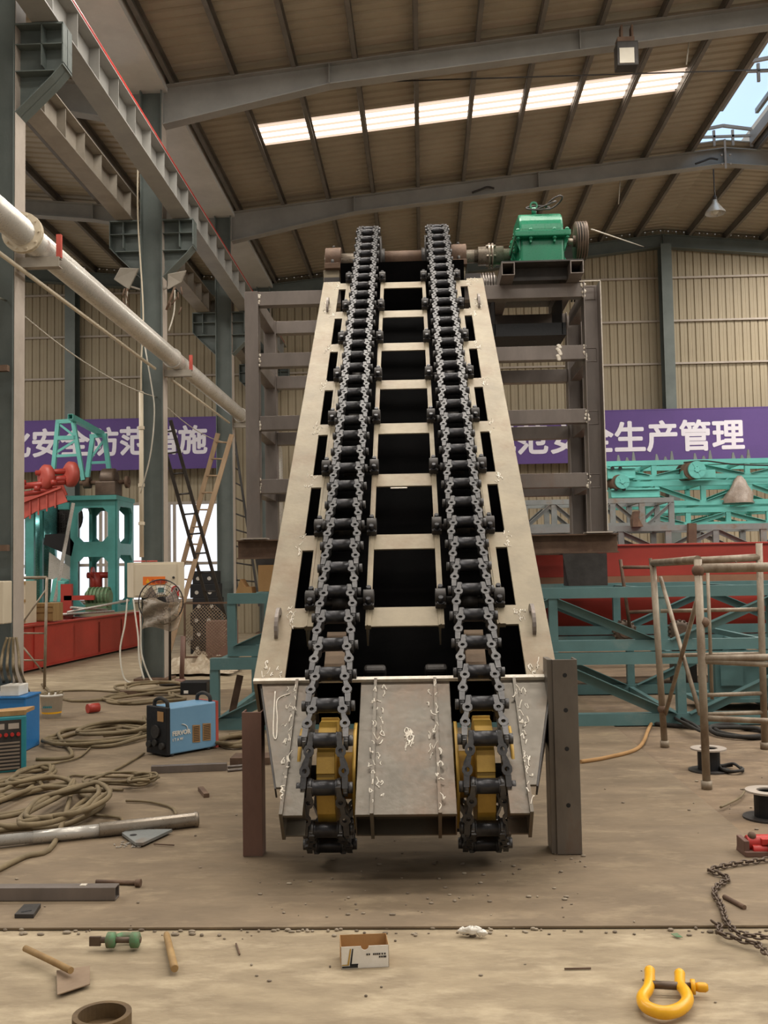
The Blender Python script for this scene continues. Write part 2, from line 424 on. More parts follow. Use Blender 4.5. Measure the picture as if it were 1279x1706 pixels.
# rafters, tapered at the columns
def rafter(y, xa, xb, deep, thin, reach, m, label):
    sg = 1 if xb > xa else -1
    xs = [xa, xa + sg * reach, xb]; dp = [deep, thin, thin]
    q = MB()
    for i in range(2):
        a, b = xs[i], xs[i + 1]
        q.plate([(a, y - .005, zr(a + sg * .001)), (b, y - .005, zr(b - sg * .001)), (b, y - .005, zr(b - sg * .001) - dp[i + 1]), (a, y - .005, zr(a + sg * .001) - dp[i])], (0, .01, 0))
        for top in (0, 1):
            za = zr(a + sg * .001) - (0 if top else dp[i]); zb = zr(b - sg * .001) - (0 if top else dp[i + 1])
            q.bar((a, y, za), (b, y, zb), .22, .016)
    for a, d in ((xa, deep), (xs[1], thin), ((xs[1] + xb) / 2, thin), (xb - sg * .012, thin)):
        q.span((a, y - .11, zr(a + sg * .001) - d), (a + sg * .014, y + .11, zr(a + sg * .001)))
    return struct(q.build('beam', m), label, 'rafter')
for n, y in enumerate((9.8, 15.5, 21.2)):
    w = ('nearest', 'middle', 'rear')[n]
    rafter(y, -4.07, RIDGE, .64, .34, 2.7, M['beam'], w + ' grey rafter rising from its column to the ridge')
    rafter(y, 17.4, RIDGE, .64, .34, 2.7, M['beam'], w + ' grey rafter falling away beyond the ridge')
    rafter(y, -4.42, -14.9, .62, .34, 2.7, M['beam'], w + ' dark rafter of the neighbouring bay')
rafter(26.72, -4.07, RIDGE, .4, .34, 2.7, M['column'], 'dark gable rafter against the end wall, left slope')
rafter(26.72, 17.4, RIDGE, .4, .34, 2.7, M['column'], 'dark gable rafter against the end wall, right slope')
rafter(26.72, -4.42, -14.9, .4, .34, 2.7, M['column'], 'dark gable rafter of the neighbouring bay')

# columns with their crane brackets
def column(y, label):
    c = MB(); c.ibeam((-4.245, y, -.015), (-4.245, y, 9.66), .26, .35, .014, .01, (1, 0, 0))
    o = struct(c.build('column', M['column']), label, 'column')
    q = MB()
    q.span((-4.065, y - .128, 0), (-4.06, y + .128, 9.2))  # thin sheet giving the inner flange a paler colour
    q.build('inner_flange_face', M['flange'], o, label='pale inner flange')
    for s in (1, -1):
        b = MB(); x0 = -4.245 + s * .176; x1 = x0 + s * .5
        b.span((x0, y - .13, 7.27), (x1, y + .13, 7.29))
        b.plate([(x0, y - .006, 7.28), (x1, y - .006, 7.28), (x1, y - .006, 6.86), (x1 - s * .12, y - .006, 6.72), (x0, y - .006, 6.35)], (0, .012, 0))
        b.plate([(x1, y - .13, 6.86), (x1, y + .13, 6.86), (x1 - s * .12, y + .13, 6.72), (x1 - s * .12, y - .13, 6.72)], (0, 0, .012))
        b.plate([(x1 - s * .12, y - .13, 6.72), (x1 - s * .12, y + .13, 6.72), (x0, y + .13, 6.35), (x0, y - .13, 6.35)], (0, 0, .012))
        for xx in (x0 + s * .27, x1 - s * .012): b.span((xx, y - .13, 6.84), (xx + s * .012, y + .13, 7.28))
        b.span((x0, y - .13, 7.06), (x1, y + .13, 7.07)); b.span((x0, y - .13, 6.78), (x1 - s * .1, y + .13, 6.79))
        b.build('crane_bracket', M['column'], o)
    c = MB(); c.box((-4.245, y, 0), (.55, .45, .04)); c.build('base_plate', M['rust'], o)
    return o
column(9.8, 'grey steel column at the left edge with the silver pipe flange')
column(15.5, 'grey steel column carrying the cream control cabinet')
column(21.2, 'grey steel column behind the crossed ladders')
column(26.65, 'far grey column of the row against the end wall')

def crane_beam(x, m, label, zb=7.3, h=.45, fl=None):
    o = MB(); o.ibeam((x, -2, zb + h / 2), (x, 26.6, zb + h / 2), .28, h, .016, .012)
    b = struct(o.build('crane_beam', m), label, 'crane beam')
    st = MB()
    y = .2
    while y < 26.5:
        for s in (-1, 1): st.span((x + s * .006, y, zb + .016), (x + s * .125, y + .012, zb + h - .016))
        y += .72
    st.build('stiffeners', m, b)
    rl = MB(); rl.ibeam((x, -2, zb + h + .04), (x, 26.6, zb + h + .04), .08, .08, .02, .02); rl.build('rail', M['dark_steel'], b)
    return b
crane_beam(-3.76, M['beam'], 'grey stiffened crane runway beam under the red conductor rail')
crane_beam(-4.68, M['beam_beige'], 'dusty crane runway beam on the far side of the columns')
q = MB(); q.tube([(-3.7, -2, 7.84), (-3.7, 26.5, 7.84)], .045, 10)
o = struct(q.build('conductor_rail', M['red_bright']), 'long red conductor rail above the crane runway', 'rail')
q = MB()
for k in range(14): q.span((-3.76, 1 + k * 1.9, 7.76), (-3.68, 1.03 + k * 1.9, 7.83))
q.build('rail_clips', M['dark_steel'], o)

# end wall
wall = MB()
x = -15.0; prof = []
while x < 17.6:
    for d, yy in ((0, 0), (.008, .03), (.03, .03), (.038, 0), (.12, 0), (.126, .005), (.136, .005), (.142, 0)):
        prof.append((x + d, YW + yy))
    x += .21
vs, fs = [], []
for x, y in prof:
    z0 = 3.58 if -13.2 < x < -5.45 else -.02
    vs += [(x, y, z0), (x, y, zr(x) + .2)]
for i in range(len(prof) - 1): fs.append([2 * i, 2 * i + 1, 2 * i + 3, 2 * i + 2])
wall.add(vs, fs)
wall.span((-13.2, YW, -.02), (-5.45, YW + .06, .86))
struct(wall.build('wall_back', M['wall']), 'beige ribbed sheet end wall behind the banners', 'wall')
wd = MB()
for xx in (-13.2, -11.9, -10.4, -8.9, -8.75, -8.2, -7.0, -6.85, -5.5): wd.span((xx, YW - .03, .86), (xx + .08, YW + .05, 3.6))
for z in (.86, 1.86, 3.52): wd.span((-13.2, YW - .035, z), (-5.43, YW + .05, z + .08))
wo = struct(wd.build('window_6', M['flange']), 'long ribbon window with pale frame behind the ladders', 'window')
g = MB(); g.span((-13.2, YW + .03, .9), (-5.45, YW + .035, 3.56)); g.build('pane', M['window'], wo)
for i, z in enumerate([at(1050, yy, 26.75).z for yy in (463, 535, 606)]):
    g = MB(); g.bar((-15, 26.86, z), (17.5, 26.86, z), .06, .05)
    struct(g.build('trim_%d' % (3 + i), M['flange']), ('topmost', 'middle', 'lowest')[i] + ' thin girt rail across the end wall', 'girt')
for x, l in ((6.66, 'dark wind post of the end wall under the ridge'), (1.2, 'wind post of the end wall behind the elevator'), (at(120, 600, 26.6).x, 'dark wind post of the end wall above the left banner')):
    g = MB(); g.ibeam((x, 26.62, -.02), (x, 26.62, zr(x) - .32), .28, .4, .014, .01, (0, 1, 0))
    struct(g.build('column', M['column']), l, 'column')

# banners
def banner(x0, x1, z0, z1, body, tx, tz, size, label):
    o = MB(); o.span((x0, 26.33, z0), (x1, 26.345, z1)); b = tag(o.build('banner', M['purple']), label, 'banner')
    text_mesh('lettering', body, size, M['white_letter'], b, (tx, 26.326, tz), (1, 0, 0), (0, 0, 1), .003, 0, .024)
    e = MB(); e.span((x0, 26.325, z1 - .03), (x1, 26.33, z1)); e.span((x0, 26.325, z0), (x1, 26.33, z0 + .03)); e.build('hem', M['purple'], b)
    return b
Z1 = at(200, 697, 26.3); Z0 = at(200, 783, 26.3)
pa = at(58, 745, 26.3)
banner(-13.0, at(372, 695, 26.3).x, Z0.z, Z1.z, '强化安全防范措施', at(-46, 700, 26.3).x, at(180, 754, 26.3).z, .805, 'purple banner with white characters behind the teal crusher')
banner(at(845, 690, 26.3).x, 10.6, at(1100, 768, 26.3).z, at(1100, 681, 26.3).z, '规范安全生产管理', at(806, 740, 26.3).x, at(1130, 746, 26.3).z, .857, 'purple banner with white characters above the stacked cyan conveyors')

# silver duct and its brackets
PZ = 5.0
pts = [(-3.86, -2, PZ), (-3.86, 25.9, PZ)] + [(-3.86 - .0, 25.9 + .45 * math.sin(a), PZ - .45 + .45 * math.cos(a)) for a in (.4, .8, 1.2, pi / 2)] + [(-3.86, 26.35, .3)]
d = MB(); d.tube(pts, .135, 18)
duct = tag(d.build('dust_pipe', M['silver']), 'long silver pipe carried on brackets along the left columns', 'pipe')
for y in (9.35, 15.15, 20.9):
    d = MB(); d.ring((-3.86, y, PZ), (-3.86, y + .025, PZ), .2 if y < 10 else .155, .13, 24)
    if y < 10:
        d.ring((-3.86, y + .035, PZ), (-3.86, y + .06, PZ), .2, .13, 24)
        for k in range(10): d.cyl((-3.86 + .172 * math.cos(k * pi / 5), y - .02, PZ + .172 * math.sin(k * pi / 5)), (-3.86 + .172 * math.cos(k * pi / 5), y + .08, PZ + .172 * math.sin(k * pi / 5)), .012, 8)
    d.build('pipe_flange', M['cream'] if y < 10 else M['silver'], duct)
for i, y in enumerate((9.8, 15.5, 21.2)):
    d = MB(); d.channel((-4.06, y - .05, PZ - .19), (-3.62, y - .05, PZ - .19), .1, .1)
    b = tag(d.build('pipe_bracket', M['beam_beige']), ('pipe bracket on the column at the left edge', 'pipe bracket on the column above the control cabinet', 'pipe bracket on the column behind the ladders')[i], 'bracket', 'pipe brackets')
    d = MB(); d.span((-3.66, y - .07, PZ - .14), (-3.61, y - .03, PZ + .1)); d.build('stop_angle', M['red_light'], b, label='red-brown angle beside the pipe')

# electric wires and conduits along the pipe
for i, (z, x, sag) in enumerate(((5.55, -4.55, .02), (5.75, -4.5, .03), (5.42, -4.5, .02), (4.45, -4.2, .05))):
    d = MB()
    for y0, y1 in ((4, 9.8), (9.8, 15.5), (15.5, 21.2)):
        d.tube([(x, y0 + (y1 - y0) * t, z - sag * 12 * t * (1 - t)) for t in [k / 10 for k in range(11)]], .009, 5)
    struct(d.build('cable', M['wire']), ('lowest of the thin wires above the silver pipe', 'upper thin wire above the silver pipe', 'thin wire just above the silver pipe', 'sagging thin wire below the silver pipe')[i], 'wire')
d = MB(); d.tube([(-3.98, 9.0, 4.72), (-3.98, 14.6, 4.72)], .022, 8); d.tube([(-3.98, 15.6, 4.74), (-3.98, 20.3, 4.74)], .022, 8)
tag(d.build('conduit', M['cream']), 'pale thin conduit hung just under the silver pipe', 'conduit')
p0 = at(237, 300, 15.25)
d = MB(); d.tube([(p0.x - .03, 15.25, 4.5), (p0.x - .03, 15.25, 1.9)], .035, 10); d.tube(catmull([(p0.x - .05, 15.2, 8.3), (p0.x - .06, 15.2, 7.3), (p0.x + .02, 15.2, 5.8), (p0.x - .01, 15.2, 5.0), (p0.x - .03, 15.25, 4.5)]), .014, 6)
for z in (3.9, 3.0, 2.4): d.ring((p0.x - .03, 15.25, z), (p0.x - .03, 15.25, z + .05), .05, .03, 10)
tag(d.build('conduit', M['cream']), 'cream vertical conduit running down the cabinet column', 'conduit')
d = MB(); d.tube(catmull([Vector((p0.x - .03, 15.22, 5.6)), at(252, 640, 15.05), at(257, 690, 15.0), at(250, 760, 15.05), Vector((p0.x - .03, 15.2, 2.9))]), .012, 6)
tag(d.build('cable', M['wire']), 'loose white cable bowing in front of the cabinet column', 'cable')
# ------------------------------------------------------------------ the chain elevator
EO = Vector((-.125, 5.95, 1.0))
ES = Vector((-.048, 5.15, 3.92)).normalized(); EX = Vector((1, .0093, 0)).normalized(); EN = EX.cross(ES).normalized()
def E(s, x, n): return EO + ES * s + EX * x + EN * n
def slab(mb, s0, s1, x0, x1, n0, n1):
    mb.plate([E(s0, x0, n0), E(s0, x1, n0), E(s1, x1, n0), E(s1, x0, n0)], EN * (n1 - n0)); return mb
el = thing('chain_elevator', 'tall inclined bare steel chain elevator frame in the middle of the hall', 'elevator', (-.15, 7.0, 0))
LTOP = 6.5
for s in (-1, 1):
    m = MB(); slab(m, 0, LTOP, s * .72, s * .908, -.02, 0); slab(m, 0, LTOP, s * .888, s * .908, -.36, -.02)
    sp = m.build('side_plate', M['steel'], el, .004)
    for sv in (.5, 5.75):
        q = MB(); c = [E(sv + .13 * math.cos(a), s * .81, .0 + .1 * math.sin(a)) for a in [pi * k / 12 for k in range(13)]]
        ci = [E(sv + .07 * math.cos(a), s * .81, .012 + .05 * math.sin(a)) for a in [pi * k / 12 for k in range(12, -1, -1)]]
        vs = c + ci; n = len(c); off = EX * .022
        fs = []
        for i in range(n - 1): fs += [[i, i + 1, 2 * n - 2 - i, 2 * n - 1 - i]]
        q.add([v - off / 2 for v in vs] + [v + off / 2 for v in vs], fs + [[a + 2 * n for a in f_] for f_ in fs] + [[i, (i + 1) % (2 * n), 2 * n + (i + 1) % (2 * n), 2 * n + i] for i in range(2 * n)])
        q.build('lifting_eye', M['tube_steel'], sp)
RUNG = [.57 + .8257 * k for k in range(8)]
for k, sv in enumerate(RUNG):
    m = MB(); h = .09 if k else .095
    slab(m, sv - h, sv + h, -.222, .222, -.012, 0.0)
    m.build('rung', M['steel'], el, .003)
    for s in (-1, 1):
        m = MB(); slab(m, sv - h, sv + h, s * .635, s * .725, -.012, .001); m.build('rung_end', M['steel'], el)
rnd = random.Random(3)
def splash(mb, s, x, n, ln, wd, cnt):                      # weld spatter and grinding marks: little raised bead clusters
    for _ in range(cnt):
        a, b = s + rnd.uniform(-ln, ln), x + rnd.uniform(-wd, wd); q = [(a, b)]
        for _k in range(rnd.randint(2, 4)): a += rnd.uniform(-.035, .035); b += rnd.uniform(-.014, .014); q.append((a, b))
        mb.tube(catmull([E(u, v, n) for u, v in q], 3), rnd.uniform(.0018, .0042), 5)
m = MB()
for sv in RUNG:
    for s in (-1, 1): splash(m, sv, s * .735, .001, .09, .03, 9)
for s in (-1, 1):
    splash(m, 5.75, s * .81, .001, .13, .035, 14); splash(m, .06, s * .8, .001, .04, .08, 9)
    splash(m, LTOP - .03, s * .8, .001, .02, .08, 5)
m.build('weld_marks', M['weld'], el)['kind'] = 'stuff'
for x0, x1 in ((-.64, -.585), (-.252, -.215), (.215, .252), (.585, .64)):
    m = MB(); slab(m, .47, LTOP, x0, x1, -.02, .012); slab(m, .47, LTOP, x0 + .006, x0 + .016, -.16, -.02); slab(m, .47, LTOP, x0 + .012, x0 + .018, .012, .018)
    m.build('guide_rail', M['steel'], el)
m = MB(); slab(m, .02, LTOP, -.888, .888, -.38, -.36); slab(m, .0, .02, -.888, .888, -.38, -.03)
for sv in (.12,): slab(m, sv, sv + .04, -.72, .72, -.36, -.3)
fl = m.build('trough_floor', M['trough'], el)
m = MB()
for x in (-.1, .1): pass
for sv, x in ((.08, -.5), (.08, 0), (.08, .55), (1.05, 0), (1.85, .05), (2.65, -.05)): slab(m, sv, sv + .02, x - .07, x + .07, -.36, -.352)
m.build('bright_scraps', M['weld'], fl)
for x in (-.19, .19):
    m = MB(); slab(m, .2, .26, x - .07, x + .07, -.2, -.12); m.build('stop_block', M['dark_steel'], el, .02)
# slide plates seen between the links near the tail
for x in (-.433, .433):
    m = MB(); slab(m, .05, .45, x - .06, x + .06, -.08, -.02); m.build('slide_plate', M['rust_plate'], el)
# bearing blocks and support rollers
for k, sv in enumerate(RUNG):
    b = sv + .13
    for x in (-.612, -.234, .234, .612):
        m = MB(); slab(m, b - .075, b + .075, x - .035, x + .035, .012, .05)
        a0, a1 = E(b, x - .035, .055), E(b, x + .035, .055); m.cyl(a0, a1, .052, 16)
        bb = m.build('bearing_block', M['dark_steel'], el, .004)
        for d in (-.06, .06):
            m = MB(); m.cyl(E(b + d, x, .05), E(b + d, x, .098), .017, 6); m.cyl(E(b + d, x, .05), E(b + d, x, .058), .026, 12); m.build('bolt', M['barrel'], bb)
    for x in (-.423, .423):
        m = MB(); m.cyl(E(b, x - .16, .02), E(b, x + .16, .02), .026, 12); m.cyl(E(b, x - .05, .02), E(b, x + .05, .02), .05, 16); m.build('support_roller', M['dark_steel'], el)
# tail nose: middle box, outer strips, tapered cheeks
NB = -.985
m = MB(); slab(m, NB, -.0, -.263, .263, -.035, -.02); slab(m, NB, 0, -.263, .263, -.19, -.18); slab(m, NB, 0, -.263, -.257, -.18, -.035); slab(m, NB, 0, .257, .263, -.18, -.035); slab(m, NB + .1, NB + .11, -.257, .257, -.18, -.035)
nose = m.build('nose_plate', M['nose_steel'], el, .002)
for x in (-.176, .176):
    m = MB(); slab(m, NB - .01, 0, x - .009, x + .009, -.2, .004); m.build('nose_web', M['nose_steel'], el)
for s in (-1, 1):
    m = MB(); slab(m, NB, 0, s * .535, s * .642, -.035, -.02); slab(m, NB, 0, s * .535, s * .642, -.19, -.18); slab(m, NB + .1, NB + .11, s * .535, s * .642, -.18, -.035); m.build('nose_strip', M['nose_steel'], el, .002)
    m = MB(); slab(m, NB - .01, 0, s * .636, s * .654, -.2, .004); m.build('nose_web', M['nose_steel'], el)
    m = MB(); m.plate([E(0, s * .65, -.035), E(0, s * .862, -.035), E(-.8, s * .69, -.035), E(-.8, s * .65, -.035)], EN * .015)
    m.build('cheek_plate', M['nose_steel'], el, .002)
    m = MB(); m.plate([E(0, s * .862, -.03), E(-.8, s * .69, -.03), E(-.8, s * .69, -.1), E(-.3, s * .80, -.3), E(0, s * .862, -.36)], EX * (s * .01))
    m.plate([E(-.01, s * .535, -.035), E(-.01, s * .535, -.36), E(-.01, s * .88, -.36), E(-.01, s * .88, -.035)], ES * .01)
    m.build('cheek_side', M['dark_steel'], el)
m = MB(); slab(m, -.012, .012, -.908, .908, -.02, .004); m.build('break_edge', M['weld'], el, label='bright welded edge between nose and frame')
m = MB()
for x in (-.176, .176, -.645, .645):
    for k in range(16): splash(m, -.05 - k * .058, x + rnd.uniform(-.004, .004), .004, .03, .003, 1)
for k in range(5): splash(m, -.12 - k * .17, -.135, -.019, .06, .01, 3); splash(m, -.1 - k * .14, .135, -.019, .05, .008, 1)
splash(m, -.46, .015, -.019, .07, .018, 22)
for s in (-1, 1):
    for k in range(6): splash(m, -.1 - k * .12, s * (.70 - .008 * k), -.019, .04, .01, 2)
m.build('weld_marks', M['weld'], el)['kind'] = 'stuff'
m = MB(); m.tube(catmull([E(-.08, -.77, -.018), E(-.25, -.76, -.018), E(-.42, -.745, -.018), E(-.45, -.725, -.018), E(-.3, -.735, -.018), E(-.15, -.75, -.018), E(-.1, -.68, -.018)]), .004, 5)
m.build('chalk_scrawl', M['weld'], el)

# chain path: straight run, tail wheel and head wheel
PIT, NC = .2567, .1
RW = PIT / (2 * math.sin(math.radians(20)))
ST, SH = -.5, 7.97
def path(t):                                              # t: travel from the tail tangent; returns s, n and the local axes (along, out) angle
    Ls = SH - ST
    if t < 0:
        a = t / RW; return ST + RW * math.sin(a), NC - RW + RW * math.cos(a), a
    if t > Ls:
        a = (t - Ls) / RW; return SH + RW * math.sin(a), NC - RW + RW * math.cos(a), a
    return ST + t, NC, 0.0
def link_side(mb, t, x0, sd):
    (s1, n1, _), (s0, n0, _) = path(t), path(t - PIT)      # barrel above, barrel below
    d = Vector((s1 - s0, n1 - n0)); L = d.length; d /= L; o = Vector((-d.y, d.x))
    def p(u, v, w): return E(s1 + d.x * u + o.x * w, x0 + sd * v, n1 + d.y * u + o.y * w)
    # cranked side bar
    path_ = [(.035, .072), (-.06, .072), (-.13, .106), (-L - .035, .106)]; T = .016
    for (u0, v0), (u1, v1) in zip(path_, path_[1:]):
        vs = [p(u, v + e, w) for u, v in ((u0, v0), (u1, v1)) for e in (0, T) for w in (-.042, .03)]
        mb.add(vs, [[0, 1, 3, 2], [4, 6, 7, 5], [0, 4, 5, 1], [2, 3, 7, 6], [0, 2, 6, 4], [1, 5, 7, 3]])
    for u, v in ((.0, .066), (-L, .1)): mb.cyl(p(u, v, -.004), p(u, v + .024, -.004), .046, 14)
    mb.cyl(p(-L, .12, -.004), p(-L, .15, -.004), .03, 10)
    # drilled top flange
    def vc(u): return .075 + (.112 - .075) * min(1, max(0, (-u + .0) / (L * .85)))
    th = .014; wt = .03
    hol = (-.066, -.172)
    for h in hol:
        oc, ic = [], []
        for k in range(10):
            a = 2 * pi * k / 10
            oc.append((h + .036 * math.cos(a), vc(h) + .029 * math.sin(a))); ic.append((h + .013 * math.cos(a), vc(h) + .013 * math.sin(a)))
        vs = [p(u, v, w) for w in (wt + th, wt) for ring in (oc, ic) for u, v in ring]; fs = []
        for k in range(10):
            l = (k + 1) % 10
            fs += [[k, l, 10 + l, 10 + k], [20 + k, 30 + k, 30 + l, 20 + l], [k, 20 + k, 20 + l, l], [10 + k, 10 + l, 30 + l, 30 + k]]
        mb.add(vs, fs)
    for u0, u1, w0, w1 in ((.025, hol[0] + .028, .013, .016), (hol[0] - .028, hol[1] + .028, .013, .013), (hol[1] - .028, -L - .012, .016, .015)):
        a, b = vc(u0), vc(u1)
        mb.add([p(u, v, w) for w in (wt, wt + th - .001) for u, v in ((u0, a - w0), (u0, a + w0), (u1, b + w1), (u1, b - w1))],
               [[0, 1, 2, 3], [4, 7, 6, 5], [0, 4, 5, 1], [1, 5, 6, 2], [2, 6, 7, 3], [3, 7, 4, 0]])
NL = 44
for x0, lab in ((-.433, 'heavy black crank-link drive chain on the left strand of the elevator'), (.433, 'heavy black crank-link drive chain on the right strand of the elevator')):
    ch = thing('drive_chain', lab, 'chain', E(3, x0, .1), 'elevator drive chains')
    for k in range(NL):
        t = -.075 - 4 * PIT + k * PIT
        for sd in (-1, 1):
            m = MB(); link_side(m, t, x0, sd); m.build('link_side', M['chain'], ch)
        s_, n_, a_ = path(t)
        m = MB(); m.lathe(E(s_, x0 - .066, n_), E(s_, x0 + .066, n_), [(0, .046), (.06, .046), (.07, .042), (.93, .042), (.94, .046), (1, .046)], 16); m.build('barrel', M['barrel'], ch)
# tail idlers and head sprockets
def wheel(sc, x0, name, rim, disc, inner):
    c = (sc, NC - RW)
    w = MB(); w.lathe(E(c[0], x0 - .05, c[1]), E(c[0], x0 + .05, c[1]), [(0, rim - .03), (0, rim), (1, rim), (1, rim - .03)], 18, smooth=False)
    for k in range(9):
        a = math.radians(40 * k + 11); 
        p = lambda u, v, r: E(c[0] + r * math.sin(a + u / r), x0 + v, c[1] + r * math.cos(a + u / r))
        w.add([p(u, v, r) for u in (-.06, .06) for v in (-.05, .05) for r in (rim - .02, rim + .012)], [[0, 1, 3, 2], [4, 6, 7, 5], [0, 4, 5, 1], [2, 3, 7, 6], [0, 2, 6, 4], [1, 5, 7, 3]])
    o = w.build(name, disc, el, .003)
    for v in (-.16, .142):
        q = MB(); q.cyl(E(c[0], x0 + v, c[1]), E(c[0], x0 + v + .018, c[1]), rim - .02 if (v < 0) != (x0 < 0) else rim * .9, 28); q.build('side_disc', disc, o)
    q = MB(); q.cyl(E(c[0], x0 - .2 if x0 > 0 else x0 + .05, c[1]), E(c[0], x0 - .05 if x0 > 0 else x0 + .2, c[1]), .13, 24); q.build('hub', disc, o)
    return o
for x0 in (-.433, .433):
    wheel(ST, x0, 'tail_wheel', RW - .06, M['yellow'], True)
    wheel(SH, x0, 'head_sprocket', RW - .07, M['dark_steel'], True)
m = MB(); m.cyl(E(ST, -.64, NC - RW), E(ST, .64, NC - RW), .06, 20); m.build('tail_shaft', M['dark_steel'], el)
HC = E(SH, 0, NC - RW)
m = MB(); m.cyl(HC + Vector((-1.0, 0, 0)), HC + Vector((.98, 0, 0)), .085, 24); m.build('head_shaft', M['brass'], el, label='bright worn ends of the head shaft')
m = MB(); m.cyl(HC + Vector((-.38, 0, 0)), HC + Vector((.36, 0, 0)), .1, 24); m.build('shaft_sleeve', M['rust'], el, label='rusty sleeve between the two sprockets')
ZT = 4.95
for x in (-.87, .72):
    m = MB(); m.span((HC.x + x - .14, HC.y - .16, ZT), (HC.x + x + .06, HC.y + .16, HC.z - .17)); m.build('bearing_post', M['steel'], el, .006)
    m = MB(); m.cyl((HC.x + x - .12, HC.y, HC.z), (HC.x + x + .08, HC.y, HC.z), .16, 28); m.span((HC.x + x - .12, HC.y - .24, HC.z - .17), (HC.x + x + .08, HC.y + .24, HC.z - .1))
    hb = m.build('head_bearing', M['rust'], el, .005)
    m = MB(); m.ball((HC.x + x - .02, HC.y, HC.z + .175), .02); m.cyl((HC.x + x - .02, HC.y - .2, HC.z - .12), (HC.x + x - .02, HC.y - .2, HC.z - .05), .022, 6); m.build('bolt', M['dark_steel'], hb)
for s in (-1, 1):
    m = MB(); m.span((HC.x + s * .82 - .09, 11.32, ZT + .001), (HC.x + s * .82 + .09, 13.0, ZT + .1)); m.build('head_beam', M['dark_steel'], el)
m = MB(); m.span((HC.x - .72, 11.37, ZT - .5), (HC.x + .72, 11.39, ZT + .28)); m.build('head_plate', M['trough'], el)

# legs under the nose
a = on(405, 1428); b = on(437, 1428)
m = MB(); m.channel(((a.x + b.x) / 2, 5.86, .004), ((a.x + b.x) / 2, 5.86, .83), .12, .115, .01, (-1, 0, 0))
tag(m.build('channel_stand', M['rust_leg'], bevel=.002), 'short rusty brown channel leg under the left corner of the nose', 'leg')
a = on(917, 1419); b = on(967, 1419)
m = MB(); xa, xb = a.x, b.x
m.span((xa + .03, 5.8, .004), (xb, 5.815, 1.11)); m.span((xa, 5.815, .004), (xa + .03, 6.0, 1.11)); m.span((xb - .012, 5.815, .004), (xb, 5.95, 1.11))
lg = tag(m.build('channel_stand', M['leg_steel'], bevel=.002), 'taller grey steel channel leg at the right side of the nose', 'leg')
m = MB()
for z in (.28, .6, .82, 1.02): m.cyl((xa + .1, 5.799, z), (xa + .1, 5.803, z), .013, 12)
m.build('bolt_hole', M['black'], lg)
# ------------------------------------------------------------------ support tower behind the elevator
TY0, TY1 = 11.45, 12.85
TXL, TXR = at(408, 600, TY0).x, at(1004, 600, TY0).x
tw = thing('support_tower', 'square-tube steel tower with four rows of rails behind the elevator', 'tower', ((TXL + TXR) / 2, (TY0 + TY1) / 2, 2.02))
PW = .16; PR = .2
for y in (TY0, TY1):
    m = MB(); m.sqtube((TXL + PW / 2, y + PW / 2, 2.03), (TXL + PW / 2, y + PW / 2, 4.95), PW, PW, up=(0, 1, 0)); m.build('post', M['tube_steel'], tw, .006)
    m = MB(); m.channel((TXR - PR / 2, y + .1, 2.03), (TXR - PR / 2, y + .1, 4.96), .2, PR, .012, (1, 0, 0)); m.build('post', M['tube_steel'], tw, .003)
    for x in (TXL + PW / 2, TXR - PR / 2):
        m = MB(); m.box((x, y + .09, 2.03), (.3, .26, .016)); m.build('foot_plate', M['flange'], tw)
for k, z in enumerate((4.865, 4.13, 3.385, 2.64)):
    for y in (TY0 + .02, TY1 + .02):
        m = MB(); m.sqtube((TXL + PW, y + .07, z), (TXR - PR, y + .07, z), .14, .165); m.build('rail', M['tube_steel'], tw, .006)
    for x in (TXL + PW / 2, TXR - PR / 2):
        m = MB(); m.sqtube((x, TY0 + .18, z), (x, TY1, z), .13, .165); m.build('rail', M['tube_steel'], tw, .006)
m = MB()
for z in (4.865, 4.13, 3.385, 2.64):
    for x in (TXL + PW, TXR - PR):
        for j in range(9): m.ball((x + rnd.uniform(-.02, .02), TY0 + .016, z + rnd.uniform(-.09, .09)), rnd.uniform(.01, .024), 7, 5, (1, .3, 1))
m.span((TXR - .006, TY0 - .003, 2.05), (TXR + .003, TY0 + .01, 4.95)); m.span((TXR - .25, TY0 - .003, 4.955), (TXR, TY0 + .02, 4.965))  # pale strips along the right front post's edge and top
for zz in [k * .02 for k in range(9)]: m.ball((1.62 + rnd.uniform(-.02, .02), TY0 + .018, 4.05 + zz), .02, 7, 5, (1.4, .3, 1))
m.build('weld_beads', M['weld'], tw)['kind'] = 'stuff'
for y, n in ((TY0 + .1, 'front'), (TY1 + .08, 'rear')):
    m = MB(); m.ibeam((TXL - .12, y, 1.905), (TXR + .12, y, 1.905), .2, .22, .014, .01)
    tag(m.build('support_beam', M['rust']), 'rusty I-beam lying under the %s feet of the tower' % n, 'beam')
for x0, x1, l in ((at(938, 950, 11.4).x, at(1012, 950, 11.4).x, 'dark steel spacer box under the right end of the tower'), (-1.95, -1.5, 'dark steel spacer box under the left end of the tower')):
    m = MB(); m.plate([(x0 + .06, 11.42, 1.42), (x1, 11.42, 1.42), (x1, 11.42, 1.79), (x0, 11.42, 1.79)], (0, .01, 0)); m.span((x1 - .012, 11.43, 1.42), (x1, 11.75, 1.79)); m.span((x0 + .05, 11.43, 1.42), (x0 + .06, 11.75, 1.79)); m.span((x0, 11.43, 1.78), (x1, 11.75, 1.79))
    tag(m.build('spacer_box', M['dark_steel']), l, 'box')

